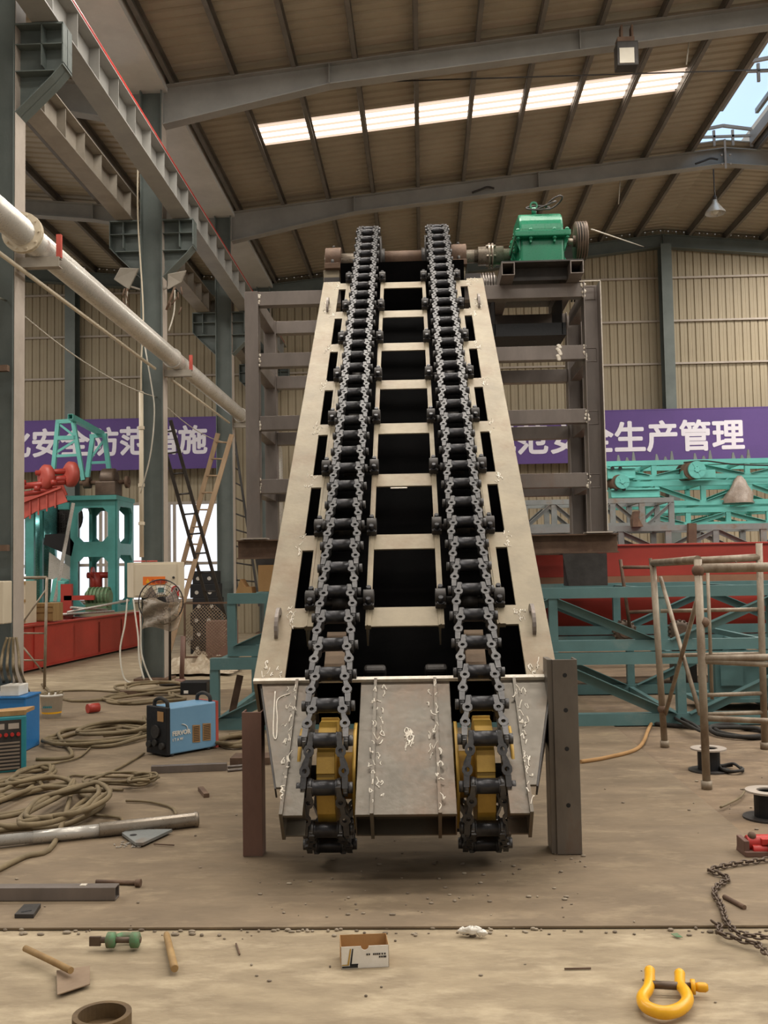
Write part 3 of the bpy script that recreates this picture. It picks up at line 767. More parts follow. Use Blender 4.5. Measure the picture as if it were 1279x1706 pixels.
# gear drive on its platform
pf = thing('drive_platform', 'steel platform of two square tubes and a plate on top of the tower', 'platform', (1.43, 11.9, 4.95))
xl, xr = at(835, 440, 11.1).x, at(972, 440, 11.1).x
for x in (xl + .075, xr - .075):
    m = MB(); m.sqtube((x, 11.1, 5.025), (x, 13.1, 5.025), .15, .15, .012); m.build('square_tube', M['tube_steel'], pf, .004)
m = MB(); m.span((xl, 11.12, 5.1), (xr, 13.1, 5.12)); m.span((xl + .15, 11.35, 4.953), (xr - .15, 11.36, 5.1)); m.build('top_plate', M['dark_steel'], pf, .003)
m = MB(); m.span((.78, 11.75, 4.4), (1.75, 12.6, 4.41)); m.span((.78, 11.74, 4.4), (1.75, 11.75, 4.55)); m.span((.9, 11.74, 4.41), (.91, 12.6, 4.95)); m.span((1.7, 11.74, 4.41), (1.71, 12.6, 4.95))
m.build('hanging_tray', M['black'], pf)
HZ = HC.z
gx0, gx1 = at(868, 400, 11.6).x, at(942, 400, 11.6).x
gr = thing('gear_reducer', 'bright green gear reducer mounted beside the head shaft', 'gearbox', ((gx0 + gx1) / 2, 12.1, 5.12))
def rsec(y0, y1, x0, x1, z0, z1): return [(x0, y0, z0), (x0, y1, z0), (x0, y1, z1), (x0, y0, z1)]
m = MB()
# lower case, rounded below the two shafts
prof = [(11.72, 5.18)] + [(11.72, HZ - .03), (12.82, HZ - .03), (12.82, 5.18)]
m.plate([(gx0, y, z) for y, z in prof], (gx1 - gx0, 0, 0)); m.build('lower_case', M['green'], gr, .03)
m = MB(); prof = [(11.74, HZ + .03)] + [(11.98 - .24 * math.cos(a), HZ + .04 + .3 * math.sin(a)) for a in [pi / 2 * k / 8 for k in range(1, 9)]] + [(12.42 + .4 * math.sin(a), HZ - .0 + .38 * math.cos(a)) for a in [pi / 2 * k / 8 for k in range(0, 9)]]
m.plate([(gx0, y, z) for y, z in prof], (gx1 - gx0, 0, 0)); m.build('upper_case', M['green'], gr, .025)
m = MB(); m.span((gx0 - .07, 11.62, HZ - .035), (gx1 + .07, 12.92, HZ + .035)); fg = m.build('split_flange', M['green'], gr, .012)
for x in (gx0 - .03, gx0 + .12, gx1 - .12, gx1 + .03):
    m = MB(); m.cyl((x, 11.66, HZ - .07), (x, 11.66, HZ + .07), .015, 8); m.cyl((x, 11.66, HZ + .035), (x, 11.66, HZ + .06), .026, 6); m.cyl((x, 11.66, HZ - .06), (x, 11.66, HZ - .035), .026, 6); m.build('flange_bolt', M['green'], fg)
m = MB(); m.span((gx0 - .1, 11.62, 5.12), (gx1 + .1, 12.92, 5.18))
for x, s in ((gx0, -1), (gx1, 1)):
    for y in (11.72, 12.5): m.plate([(x, y, 5.18), (x + s * .1, y, 5.18), (x, y, 5.34)], (0, .02, 0))
    for y in (11.72, 12.2, 12.78): m.plate([(x, y, HZ - .03), (x + s * .06, y, HZ - .03), (x, y, HZ - .2)], (0, .02, 0))
for x in (gx0 + .12, gx1 - .12): m.span((x - .012, 11.66, HZ - .1), (x + .012, 11.72, HZ - .03))
m.build('feet', M['green'], gr, .004)
for y, r_ in ((11.98, .12), (12.4, .17)):
    for x, s in ((gx0, -1), (gx1, 1)):
        m = MB(); m.cyl((x, y, HZ), (x + s * .05, y, HZ), r_, 24)
        for k in range(6): m.cyl((x + s * .05, y + r_ * .8 * math.cos(k), HZ + r_ * .8 * math.sin(k)), (x + s * .062, y + r_ * .8 * math.cos(k), HZ + r_ * .8 * math.sin(k)), .014, 6)
        m.build('bearing_cover', M['green'], gr)
m = MB(); m.tube([(gx0 + .2, 11.95, HZ + .33), (gx0 + .2, 11.95, HZ + .42)], .03, 8); m.ring((gx0 + .2, 11.94, HZ + .45), (gx0 + .2, 11.97, HZ + .45), .05, .03, 12)
m.build('eye_bolt', M['green'], gr)
m = MB(); m.cyl((gx1, 11.98, HZ), (gx1 + .32, 11.98, HZ), .035, 14); m.build('input_shaft', M['brass'], gr)
pxx = gx1 + .17
m = MB(); pr_ = [(0, .1), (0, .235)]
for k in range(4): pr_ += [(.05 + .23 * k, .235), (.13 + .23 * k, .195), (.2 + .23 * k, .235)]
pr_ += [(1, .235), (1, .1)]
m.lathe((pxx, 11.98, HZ), (pxx + .13, 11.98, HZ), pr_, 32); m.ring((pxx - .03, 11.98, HZ), (pxx + .15, 11.98, HZ), .07, .034, 16)
m.build('grooved_pulley', M['pulley'], gr)
m = MB()
for k in range(3):
    xx = pxx + .02 + .035 * k
    m.tube([(xx, 11.98 + .22 * math.cos(a), HZ + .22 * math.sin(a)) for a in [-.3 + (pi + .5) * j / 14 for j in range(15)]] + [(xx, 12.5, 5.0)] , .012, 6)
m.build('drive_belts', M['rubber'], gr)
m = MB()
for k in range(3):
    m.tube(catmull([Vector((gx0 + .25 + .1 * k + (.14 - .02 * k) * math.cos(a), 11.95 + .1 * math.sin(a), HZ + .42 + .06 * math.sin(a + k) + .03 * k)) for a in [2 * pi * j / 8 for j in range(8)]], 4, True), .011, 6, True)
tag(m.build('wire_sling', M['dark_steel']), 'loose dark wire rope sling coiled on top of the green gearbox', 'rope')
cx0, cx1 = HC.x + .80, gx0 - .05
m = MB(); m.cyl((cx0 + .1, HC.y, HZ), (cx1, HC.y, HZ), .085, 24); cm = (cx0 + cx1) / 2 + .03
m.lathe((cm - .16, HC.y, HZ), (cm + .16, HC.y, HZ), [(0, .12), (.4, .12), (.4, .16), (.47, .16), (.47, .12), (.53, .12), (.53, .16), (.6, .16), (.6, .12), (1, .12)], 28)
for k in range(6):
    a = k * pi / 3 + .3; m.cyl((cm - .06, HC.y + .14 * math.cos(a), HZ + .14 * math.sin(a)), (cm + .06, HC.y + .14 * math.cos(a), HZ + .14 * math.sin(a)), .017, 6)
tag(m.build('shaft_coupling', M['brass']), 'bright steel flanged coupling between head shaft and green gearbox', 'coupling')
# motor lying behind the coupling
m = MB(); m.cyl((.75, 12.9, 5.28), (1.02, 12.9, 5.28), .2, 20)
for k in range(7): m.ring((.77 + .035 * k, 12.9, 5.28), (.785 + .035 * k, 12.9, 5.28), .235, .19, 24)
m.span((.74, 12.78, 5.1), (1.0, 13.02, 5.16))
tag(m.build('electric_motor', M['tube_steel']), 'grey ribbed motor body tucked between shaft coupling and platform', 'motor')

# ------------------------------------------------------------------ lattice girders
def truss(name, label, cat, x0, x1, y0, y1, z0, z1, nb, m, ch=.1, dg=.07, flip=False, group=None, faces=2, single=False):
    t = thing(name, label, cat, ((x0 + x1) / 2, (y0 + y1) / 2, z0), group)
    ys = (y0, y1)[:faces]
    for y in ys:
        for z, s in ((z0 + ch / 2, 1), (z1 - ch / 2, -1)):
            q = MB(); q.channel((x0, y, z), (x1, y, z), ch, ch, .01); q.build('chord', m, t)
        L = (x1 - x0) / nb
        for k in range(nb + 1):
            x = x0 + .04 + (x1 - x0 - .08) * k / nb
            q = MB(); q.bar((x, y, z0 + ch), (x, y, z1 - ch), .09, ch * .8, (0, 1, 0)); q.build('post', m, t)
        for k in range(nb):
            a, b = x0 + L * k + .06, x0 + L * (k + 1) - .06
            up = (k % 2 == 0) != flip
            q = MB(); q.angle((a, y - .01, z1 - ch if up else z0 + ch), (b, y - .01, z0 + ch if up else z1 - ch), dg, dg, .008, (0, -1, 0)); q.build('diagonal', m, t)
    for k in range(0, nb + 1):
        x = x0 + .05 + (x1 - x0 - .1) * k / nb
        for z in (z0 + ch / 2, z1 - ch / 2):
            if faces == 2: 
                q = MB(); q.bar((x, y0, z), (x, y1, z), .06, .06); q.build('cross_tie', m, t)
    return t
yF, yB = 10.5, 12.95
truss('lattice_girder', 'upper of the two stacked grey-teal lattice girders under the tower', 'girder', at(380, 1000, yF).x, 5.9, yF, yB, .76, 1.42, 7, M['teal'], .11, .09, True)
truss('lattice_girder', 'lower of the two stacked grey-teal lattice girders, resting on the floor', 'girder', at(354, 1150, yF).x, 6.3, yF - .06, yB, .0, .745, 7, M['teal'], .12, .1, True)
q = MB(); x0, x1 = at(1195, 1110, 11.7).x, at(1275, 1110, 11.7).x
q.box(((x0 + x1) / 2, 11.7, .13), (1.0, .5, .06)); q.box(((x0 + x1) / 2, 11.6, .33), (.75, .3, .4)); q.box(((x0 + x1) / 2 - .2, 11.42, .38), (.25, .02, .22))
q.box(((x0 + x1) / 2 + .3, 11.43, .35), (.2, .08, .28))
for z, s_ in ((.1, .04),): q.box(((x0 + x1) / 2, 11.7, z), (1.2, .6, s_))
tag(q.build('machine_housing', M['teal']), 'small teal housing standing inside the lower lattice girder', 'housing')

# red casing and the trolley standing before it
cs = thing('red_casing', 'long red tubular casing lying behind the lattice girders', 'casing', (3.3, 14.0, .45))
q = MB(); q.lathe((.75, 14.0, 1.2), (6.8, 14.0, 1.2), [(0, .66), (1, .66)], 40); q.build('shell', M['red'], cs)
q = MB(); q.span((.75, 13.33, 1.5), (6.8, 13.36, 1.92)); q.span((.75, 13.3, 1.9), (6.8, 13.5, 1.925)); q.build('top_plate', M['red'], cs, .004)
q = MB(); q.span((.75, 13.325, 1.28), (6.8, 13.345, 1.5)); q.build('primer_band', M['primer'], cs, label='brown reflection coloured in along the side')  # reflection along the casing's side put in as a brown strip
for x in (1.2, 3.5, 5.8):
    q = MB(); q.span((x, 13.5, -.012), (x + .12, 14.5, .62)); q.build('saddle', M['dark_steel'], cs)
tr = thing('hand_trolley', 'rusty two-wheeled hand trolley standing on the lower girder before the red casing', 'trolley', (at(1085, 1050, 11.7).x, 11.7, .745))
for px in (1040, 1132):
    c = at(px, 1052, 11.7); q = MB(); q.lathe(c + Vector((0, -.05, 0)), c + Vector((0, .05, 0)), [(0, .07), (0, .11), (.25, .13), (.75, .13), (1, .11), (1, .07)], 24)
    for k in range(16):
        a = 2 * pi * k / 16; q.box(c + Vector((.126 * math.cos(a), -.0, .126 * math.sin(a))), (.022, .1, .022))
    w_ = q.build('wheel', M['pulley'], tr)
    q = MB(); q.cyl(c + Vector((0, -.06, 0)), c + Vector((0, .06, 0)), .07, 20); q.build('rim', M['rust'], w_)
for a, b in (((1033, 932), (1049, 1046)), ((1083, 930), (1094, 1040)), ((1034, 945), (1092, 945)), ((1046, 1020), (1098, 1018))):
    q = MB(); q.tube([at(*a, 11.62), at(*b, 11.62)], .02, 8); q.build('handle_bar', M['rust'], tr)

# grey lattice conveyors stacked behind
def pxz(py, Y, px=1150): return at(px, py, Y).z
def pxx_(px, Y, py=850): return at(px, py, Y).x
truss('grey_lattice_frame', 'lower grey lattice frame lying behind the red casing', 'frame', pxx_(872, 15.6), 7.5, 15.6, 16.6, pxz(925, 15.6), pxz(874, 15.6), 8, M['grey_paint'], .09, .07)
truss('grey_lattice_frame', 'short upper grey lattice frame seen beside the tower leg', 'frame', pxx_(870, 16.4), pxx_(1122, 16.4), 16.4, 17.4, pxz(874, 16.4) - .03, pxz(828, 16.4), 5, M['grey_paint'], .08, .06, True)
q = MB(); q.bar(at(1152, 872, 15.5), at(1152, 912, 15.5), .12, .12, (0, 1, 0)); tag(q.build('rusty_block', M['rust']), 'rusty upright block standing in front of the grey lattice frame', 'block')
q = MB(); c = at(1058, 865, 15.5); q.prof(c + Vector((0, -.1, 0)), c + Vector((0, .1, 0)), [(-.06, -.12), (.1, -.12), (.03, .02), (.06, .12), (-.02, .12), (-.06, 0)]); tag(q.build('rusty_clamp', M['rust']), 'bent rusty clamp on top of the lower grey frame', 'clamp')
Yc0 = 18.5
tiers = ((862, 846, 'lowest of the three stacked cyan conveyor frames', 1075), (836, 801, 'middle of the three stacked cyan conveyor frames', 1015), (802, 766, 'topmost of the three stacked cyan conveyor frames', 1010))
zb = None
for i, (yb, yt, l, xx) in enumerate(tiers):
    z1 = pxz(yt, Yc0); z0 = pxz((878, 842, 798)[i], Yc0)
    t = truss('cyan_conveyor_frame', l, 'conveyor', pxx_(xx, Yc0), 8.6, Yc0, Yc0 + 1.1, z0, z1, 6, M['cyan'], .09, .08, i == 1)
    if i == 2:
        for k in range(5):
            x = pxx_(1030 + 64 * k, Yc0)
            for d, hh in ((0, .12), (.16, .07), (.28, .17)):
                q = MB(); q.plate([(x + d, Yc0 + .05 * d, z1), (x + d + .07, Yc0 + .05 * d, z1), (x + d + .04, Yc0, z1 + hh), (x + d + .015, Yc0, z1 + hh)], (0, .03, 0)); q.build('roller_bracket', M['grey_paint'], t)
for l, px0, px1, pya, pyb in (('long cyan drive housing at the left end of the top conveyor frame', 1012, 1058, 778, 798), ('long cyan drive housing at the left end of the middle conveyor frame', 1018, 1098, 813, 830)):
    a = at(px0, pyb, Yc0 - .25); b = at(px1, pya, Yc0 - .25)
    q = MB(); q.span((a.x, Yc0 - .25, a.z), (b.x, Yc0 - .02, b.z)); q.span((a.x, Yc0 - .29, b.z - .03), (b.x, Yc0 - .25, b.z)); q.span((a.x, Yc0 - .29, a.z), (b.x, Yc0 - .25, a.z + .03))
    o = tag(q.build('drive_housing', M['cyan'], bevel=.006), l, 'housing')
    q = MB()
    for px in (px0 + 8, px0 + 21): c = at(px, pya + 2, Yc0 - .296); q.cyl(c, c + Vector((0, .004, 0)), .035, 14)
    q.build('round_hole', M['black'], o)
for px, py, l in ((1155, 783, 'cyan and rust belt drum on the topmost cyan conveyor'), (1031, 803, 'small cyan belt drum left on the middle cyan conveyor')):
    c = at(px, py, Yc0 - .3); R_ = .16 if px > 1100 else .13
    o = thing('belt_drum', l, 'drum', c)
    q = MB(); q.cyl(c, c + Vector((-.04, .5, 0)), R_ * 1.05, 24); q.build('drum', M['rust'], o)
    q = MB(); q.ring(c + Vector((.05, -.06, 0)), c + Vector((.05, 0, 0)), R_, R_ * .35, 24); q.cyl(c + Vector((.05, -.08, 0)), c + Vector((.05, -.02, 0)), R_ * .3, 12)
    for k in range(6): q.bar(c + Vector((.05, -.05, 0)), c + Vector((.05 + R_ * .9 * math.cos(k * pi / 3), -.05, R_ * .9 * math.sin(k * pi / 3))), .03, .03)
    q.build('end_cover', M['cyan'], o)
q = MB(); a = at(1148, 774, Yc0 - .3); q.tube(catmull([a + Vector((-.1, 0, .04)), a + Vector((.3, 0, .06)), a + Vector((.9, 0, -.02)), a + Vector((2, 0, -.05)), a + Vector((3, 0, .02))]), .014, 6)
tag(q.build('belt', M['rubber']), 'dark belt running back from the drum of the top conveyor', 'belt')
q = MB(); a, b = at(1136, 792, Yc0 - .2), at(1190, 783, Yc0 - .2); q.span((a.x, Yc0 - .25, a.z - .06), (b.x, Yc0 - .05, b.z)); tag(q.build('motor_mount', M['cyan'], bevel=.004), 'cyan motor mount beneath the belt drum', 'mount')
# wrapped part hanging on the middle cyan frame
q = MB(); c = at(1232, 815, Yc0 - .12); vs, fs = [], []; rn = random.Random(5)
for i in range(7):
    t = i / 6
    for k in range(14):
        a = 2 * pi * k / 14; rr = (.04 + .24 * t ** .7) * (1 + .25 * math.sin(3 * a + i) * t) * rn.uniform(.85, 1.1)
        vs.append(c + Vector((rr * math.cos(a), .5 * rr * math.sin(a), .25 - .5 * t)))
for i in range(6):
    for k in range(14): l = (k + 1) % 14; fs.append([i * 14 + k, i * 14 + l, i * 14 + 14 + l, i * 14 + 14 + k])
q.add(vs, fs, True); tag(q.build('wrapped_part', M['plastic_film']), 'part wrapped in wrinkled clear film hanging on the middle cyan frame', 'wrapping')

# ------------------------------------------------------------------ scaffold frame on the right
sc = thing('scaffold', 'rusty tube scaffold frame standing on the floor at the right', 'scaffold', (2.5, 8.3, -.012))
f0 = on(1177, 1312); f1 = on(1107, 1243); f2 = on(1274, 1246)
top = 1.72
def spole(p, q_, r_=.03): m_ = MB(); m_.tube([p, q_], r_, 10); return m_.build('scaffold_tube', M['scaf'], sc)
M['scaf'] = mat('scaffold_tube', 'a09482', .5, .2, '74624f', 7, bump=.2, stretch=(1, 1, .5))
t0 = at(1162, 932, f0.y + .05); t1 = at(1087, 938, f1.y); t2 = at(1264, 905, f2.y)
f3 = Vector((f0.x + f2.x - f1.x + .1, f0.y + .1, 0)); t3 = f3 + Vector((0, 0, t0.z))
for a, b in ((f0, t0), (f1, t1), (f2, t2), (f3, t3)): spole(a, b)
for fr in (.56, .96):
    spole(f0.lerp(t0, fr), f3.lerp(t3, fr), .026 if fr < .9 else .036)
for fr in (.28, .53):
    spole(f0.lerp(t0, fr + .02), f3.lerp(t3, fr - .02), .022)
spole(t1, t2.lerp(f2, .07), .034)
for yy in (1018, 1092, 1158, 1190):
    spole(at(1177 if yy > 1100 else 1100, yy, f1.y if yy < 1100 else f1.y - .3), at(1272, yy - 3, f2.y), .018)
spole(t1.lerp(t0, 0), t0, .03)
spole(at(1100, 962, f1.y), at(1166, 1190, f0.y + .5), .018); spole(at(1165, 985, f0.y + .2), at(1108, 1190, f1.y), .018)
spole(at(1178, 940, f1.y - .2), at(1186, 1165, f1.y - .2), .016)
for p in (f0, f1, f2):
    m = MB(); m.cyl(p + Vector((0, 0, -.01)), p + Vector((0, 0, .05)), .04, 10); m.build('foot_sleeve', M['scaf'], sc)
m = MB(); c = f1.lerp(t1, .2); m.ball(c, .045, 8, 6); c = f0.lerp(t0, .95); m.ball(c, .05, 8, 6); c = f0.lerp(t0, .72); m.ball(c + Vector((.03, 0, 0)), .04, 8, 6); m.build('coupler', M['rust'], sc)
q = MB(); q.tube(catmull([at(1225, 935, f2.y - .1), at(1232, 950, f2.y - .12), at(1240, 948, f2.y - .12), at(1246, 938, f2.y - .1)]), .006, 5); tag(q.build('tie_wire', M['rust']), 'bit of rusty wire looped over the top scaffold tube', 'wire')

# lamps under the roof
fl = thing('flood_light', 'square dark flood light hung under the nearer rafter', 'lamp', at(1047, 92, 15.1))
c = at(1043, 96, 15.1)
m = MB(); m.span((c.x - .16, 15.0, c.z - .17), (c.x + .17, 15.25, c.z + .22)); m.build('housing', M['dark_steel'], fl, .015)
m = MB(); m.span((c.x - .125, 14.985, c.z - .14), (c.x + .1, 14.999, c.z + .1)); m.build('glass', M['bulb'], fl)
m = MB(); m.span((c.x - .08, 15.05, c.z + .22), (c.x - .05, 15.2, c.z + .5)); m.span((c.x + .08, 15.05, c.z + .22), (c.x + .11, 15.2, c.z + .5)); m.span((c.x - .14, 15.03, c.z + .22), (c.x + .12, 15.22, c.z + .3)); m.build('hanger', M['rust'], fl)
c = at(1191, 345, 20.9)
pl = thing('pendant_lamp', 'metal bell-shaped pendant lamp hanging from the rear rafter', 'lamp', c)
m = MB(); m.lathe(c + Vector((0, 0, -.14)), c + Vector((0, 0, .16)), [(0, .215), (.12, .205), (.45, .13), (.75, .06), (1, .04)], 24, capa=False, capb=True); m.build('shade', M['silver'], pl)
m = MB(); m.ball(c + Vector((0, 0, -.06)), .075, 12, 8, (1, 1, 1.3)); m.build('bulb', M['bulb'], pl)
m = MB(); m.tube([c + Vector((0, 0, .16)), at(1188, 282, 20.9)], .014, 6); m.cyl(c + Vector((0, 0, .16)), c + Vector((0, 0, .24)), .04, 10); m.build('cord', M['dark_steel'], pl)
for px, py, l in ((1172, 268, 'dark metal hook on the rear rafter left of the ridge joint'), (800, 316, 'dark bent bracket on the rear rafter above the chains')):
    a = at(px, py, 21.08); m = MB(); m.tube(catmull([a + Vector((-.18, 0, -.06)), a, a + Vector((.15, 0, .05)), a + Vector((.3, 0, .02))]), .022, 6); tag(m.build('hook', M['dark_steel']), l, 'hook')
m = MB(); m.span((6.62, 21.07, 10.1), (6.66, 21.09, 10.75))
for z in (10.2, 10.4): m.cyl((6.56, 21.05, z), (6.56, 21.09, z), .02, 8); m.cyl((6.74, 21.05, z), (6.74, 21.09, z), .02, 8)
struct(m.build('ridge_joint', M['flange']), 'bolted ridge joint of the rear rafter', 'joint')
for a, b, l in ((at(640, 136, 15.8), at(1279, 116, 15.8), 'long thin stay wire under the translucent roof strip'), (at(985, 382, 13.2), at(1072, 411, 26), 'pale brace rod beside the pulley'), (at(1149, 55, 15.9), at(1143, 108, 15.9), 'short hanger rod under the nearer rafter'), (at(1033, 297, 21.5), at(1030, 340, 21.5), 'short hanger rod under the rear rafter')):
    m = MB(); m.tube([a, b], .012, 5); struct(m.build('cable', M['dark_steel'] if 'stay' in l else M['wire']), l, 'rod')
# ------------------------------------------------------------------ red base and teal crusher at the back left
A0 = Vector((-6.84, 16.3, -.015)); A1 = Vector((-6.42, 22.3, -.015))
dirb = (A1 - A0).normalized(); nb_ = Vector((-dirb.y, dirb.x, 0))
bs = thing('machine_bed', 'long red steel machine base on the floor at the back left', 'base', A0)
zt = .8
m = MB(); 
m.plate([A0 + Vector((0, 0, .06)), A1 + Vector((0, 0, .06)), A1 + Vector((0, 0, zt)), A0 + Vector((0, 0, zt))], nb_ * .02)
m.bar(A0 + Vector((0, 0, zt)) + nb_ * .0, A1 + Vector((0, 0, zt)), .12, .03); m.bar(A0 + Vector((0, 0, .06)), A1 + Vector((0, 0, .06)), .1, .02)
for t in (.12, .97): 
    c = A0.lerp(A1, t); m.bar(c + Vector((0, 0, .06)), c + Vector((0, 0, zt)), .012, .05, (1, 0, 0))
m.build('side_beam', M['red'], bs)
m = MB(); c = A0 + nb_ * 1.6; d = A1 + nb_ * 1.6; m.plate([c + Vector((0, 0, .06)), d + Vector((0, 0, .06)), d + Vector((0, 0, zt)), c + Vector((0, 0, zt))], nb_ * .02)
for t in (.0, .2, .4, .6, .8, 1): m.bar(A0.lerp(A1, t) + Vector((0, 0, .4)), A0.lerp(A1, t) + nb_ * 1.6 + Vector((0, 0, .4)), .1, .6)
m.build('cross_beams', M['red'], bs)
m = MB(); m.plate([A0 + Vector((0, 0, .0)) + nb_ * .06, A1 + nb_ * .06, A1 + nb_ * 1.5, A0 + nb_ * 1.5], (0, 0, .06)); m.build('skid', M['black'], bs)  # black slab standing in for the shade in the gap under the base
YC = 22.0
def C(px, py, Y=YC): return at(px, py, Y)
cr = thing('crusher', 'teal machine frame with octagonal openings on the red base', 'machine', C(165, 1000) * 1.0)
X0, X1 = C(117, 900).x, C(192, 900).x; ZA, ZB = .8, C(160, 833).z
def rect_frame(mb, x0, x1, y, z0, z1, w, th):               # a plate with chamfered opening
    o = [(x0, z0), (x1, z0), (x1, z1), (x0, z1)]
    c = .12
    i = [(x0 + w + c, z0 + w), (x1 - w - c, z0 + w), (x1 - w, z0 + w + c), (x1 - w, z1 - w - c), (x1 - w - c, z1 - w), (x0 + w + c, z1 - w), (x0 + w, z1 - w - c), (x0 + w, z0 + w + c)]
    P3 = lambda q, dy: (q[0], y + dy, q[1])
    vs = []
    for dy in (0, th): vs += [P3(q, dy) for q in o] + [P3(q, dy) for q in i]
    fs = []
    for b_ in (0, 12):
        for tri in ([0, 1, 5, 4], [1, 6, 5], [1, 2, 7, 6], [2, 8, 7], [2, 3, 9, 8], [3, 10, 9], [3, 0, 11, 10], [0, 4, 11]): fs.append([q + b_ for q in tri])
    for k in range(4): fs.append([k, (k + 1) % 4, 12 + (k + 1) % 4, 12 + k])
    for k in range(8): fs.append([4 + k, 4 + (k + 1) % 8, 16 + (k + 1) % 8, 16 + k])
    mb.add(vs, fs)
ZM = C(160, 915).z
for y in (YC, YC + 1.25):
    m = MB(); rect_frame(m, X0, X1, y, ZM - .0, ZB, .17, .06); rect_frame(m, X0, X1, y, ZA, ZM, .17, .06); m.build('end_frame', M['teal_machine'], cr)
for x in (X0 + .05, X1 - .02):
    m = MB()
    for z0, z1 in ((ZM, ZB), (ZA, ZM)):
        t = MB(); rect_frame(t, YC + .03, YC + 1.28, 0, z0, z1, .13, .06)
        m.add([Vector((x + v.y, v.x, v.z)) for v in t.v], t.f)
    m.build('side_frame', M['teal_machine'], cr)
m = MB(); m.span((X0 - .05, YC - .08, ZB), (X1 + .05, YC + 1.35, ZB + .1)); m.span((X0 - .25, YC - .08, ZB - .2), (X0, YC + .3, ZB - .05)); m.build('top_deck', M['teal_machine'], cr)
# motor pair
gm = thing('gear_motor', 'grey-brown gear motor on top of the teal crusher frame', 'motor', C(175, 825))
m = MB(); a = C(158, 826); b = C(192, 800); m.span((a.x, YC, ZB + .1), (b.x, YC + .5, ZB + .42)); m.lathe((a.x + .05, YC + .3, ZB + .5), (b.x - .05, YC + .3, ZB + .5), [(0, .16), (.1, .24), (.9, .24), (1, .16)], 20)
m.build('housing', M['pulley'], gm, .02)
m = MB(); m.cyl((a.x - .45, YC + .3, ZB + .42), (b.x + .25, YC + .3, ZB + .42), .05, 12); m.cyl((b.x + .15, YC + .3, ZB + .42), (b.x + .22, YC + .3, ZB + .42), .14, 16); m.cyl((a.x - .35, YC + .3, ZB + .42), (a.x - .2, YC + .3, ZB + .42), .13, 16); m.build('shaft', M['rust'], gm)
gm = thing('gear_motor', 'small grey-green motor on the red base under the teal crusher', 'motor', C(168, 1000))
m = MB(); c = C(166, 995, 21.3); m.lathe(c + Vector((-.3, 0, 0)), c + Vector((.25, 0, 0)), [(0, .12), (.15, .2), (.8, .2), (1, .14)], 20)
for k in range(6): m.ring(c + Vector((-.22 + .08 * k, 0, 0)), c + Vector((-.19 + .08 * k, 0, 0)), .225, .19, 20)
m.span((c.x - .25, c.y - .2, .82), (c.x + .2, c.y + .2, c.z - .12)); m.build('housing', M['green_worn'], gm)
m = MB(); c = C(160, 962, 22.4); m.cyl(c + Vector((0, 0, -.4)), c + Vector((0, 0, .12)), .14, 16); m.cyl(c + Vector((-.2, 0, .05)), c + Vector((.45, 0, .05)), .07, 12); m.ring(c + Vector((.42, 0, .05)), c + Vector((.48, 0, .05)), .17, .05, 16); m.ring(c + Vector((-.04, -.16, .12)), c + Vector((.0, -.16, .12)), .12, .02, 16)
tag(m.build('pump', M['red']), 'red and dark pump inside the lower opening of the teal crusher', 'pump')
m = MB(); a = C(110, 1008, 21.0); m.span((a.x - .12, 21, .8), (a.x + .12, 21.1, 1.45)); m.span((a.x - .05, 21, 1.1), (a.x + .6, 21.08, 1.2)); tag(m.build('red_bracket', M['red']), 'red upright bracket beside the small motor on the base', 'bracket')
# hopper: cylinder body, round screen, post
hp = thing('crusher_hopper', 'silver and teal hopper body beside the teal crusher frame', 'hopper', C(75, 1000, 22.6))
m = MB(); a = C(68, 1000, 22.8); b = C(68, 845, 22.8); m.lathe((a.x, 22.8, .8), (a.x, 22.8, b.z), [(0, .2), (.35, .24), (.36, .36), (1, .36)], 28); m.build('body', M['teal_sheen'] if 'teal_sheen' in M else M['teal_machine'], hp)
m = MB(); a = C(50, 1000); m.span((a.x - .1, 22, .8), (a.x + .08, 22.1, C(50, 850).z)); m.span((a.x + .1, 22.3, .8), (a.x + .16, 22.4, C(50, 850).z)); m.build('post', M['teal_machine'], hp)
m = MB(); c = C(100, 862, 22.9); 
for r_ in (.5, .38, .25, .12): m.ring(c, c + Vector((0, .02, 0)), r_, r_ - .02, 28)
for k in range(-8, 9):
    w_ = math.sqrt(max(.01, .5 ** 2 - (k * .06) ** 2)); m.bar(c + Vector((k * .06, 0, -w_)), c + Vector((k * .06, 0, w_)), .012, .012, (0, 1, 0)); m.bar(c + Vector((-w_, 0, k * .06)), c + Vector((w_, 0, k * .06)), .012, .012, (0, 1, 0))
m.cyl(c + Vector((0, .1, 0)), c + Vector((0, .15, 0)), .5, 28)
m.build('round_screen', M['dark_steel'], hp)
m = MB(); c = C(97, 905, 22.0); m.prof(c + Vector((0, 0, 0)), c + Vector((0, .3, 0)), [(-.34, -.02), (.3, -.3), (.36, .0), (.2, .22), (-.3, .2)]); m.build('dark_guard', M['black'], hp)
m = MB(); m.plate([C(82, 920, 22.2), C(116, 945, 22.2), C(116, 965, 22.2), C(80, 965, 22.2)], (0, .02, 0)); m.build('bright_plate', M['silver'], hp)
m = MB(); m.plate([C(88, 965, 21.6), C(108, 970, 21.6), C(100, 1003, 21.6), C(82, 1003, 21.6)], (0, .3, .05)); m.build('discharge_chute', M['cyan'], hp, .01)
m = MB(); m.sqtube(C(122, 838, 21.8), C(91, 1002, 21.6), .07, .07); m.build('diagonal_bar', M['silver'], hp)
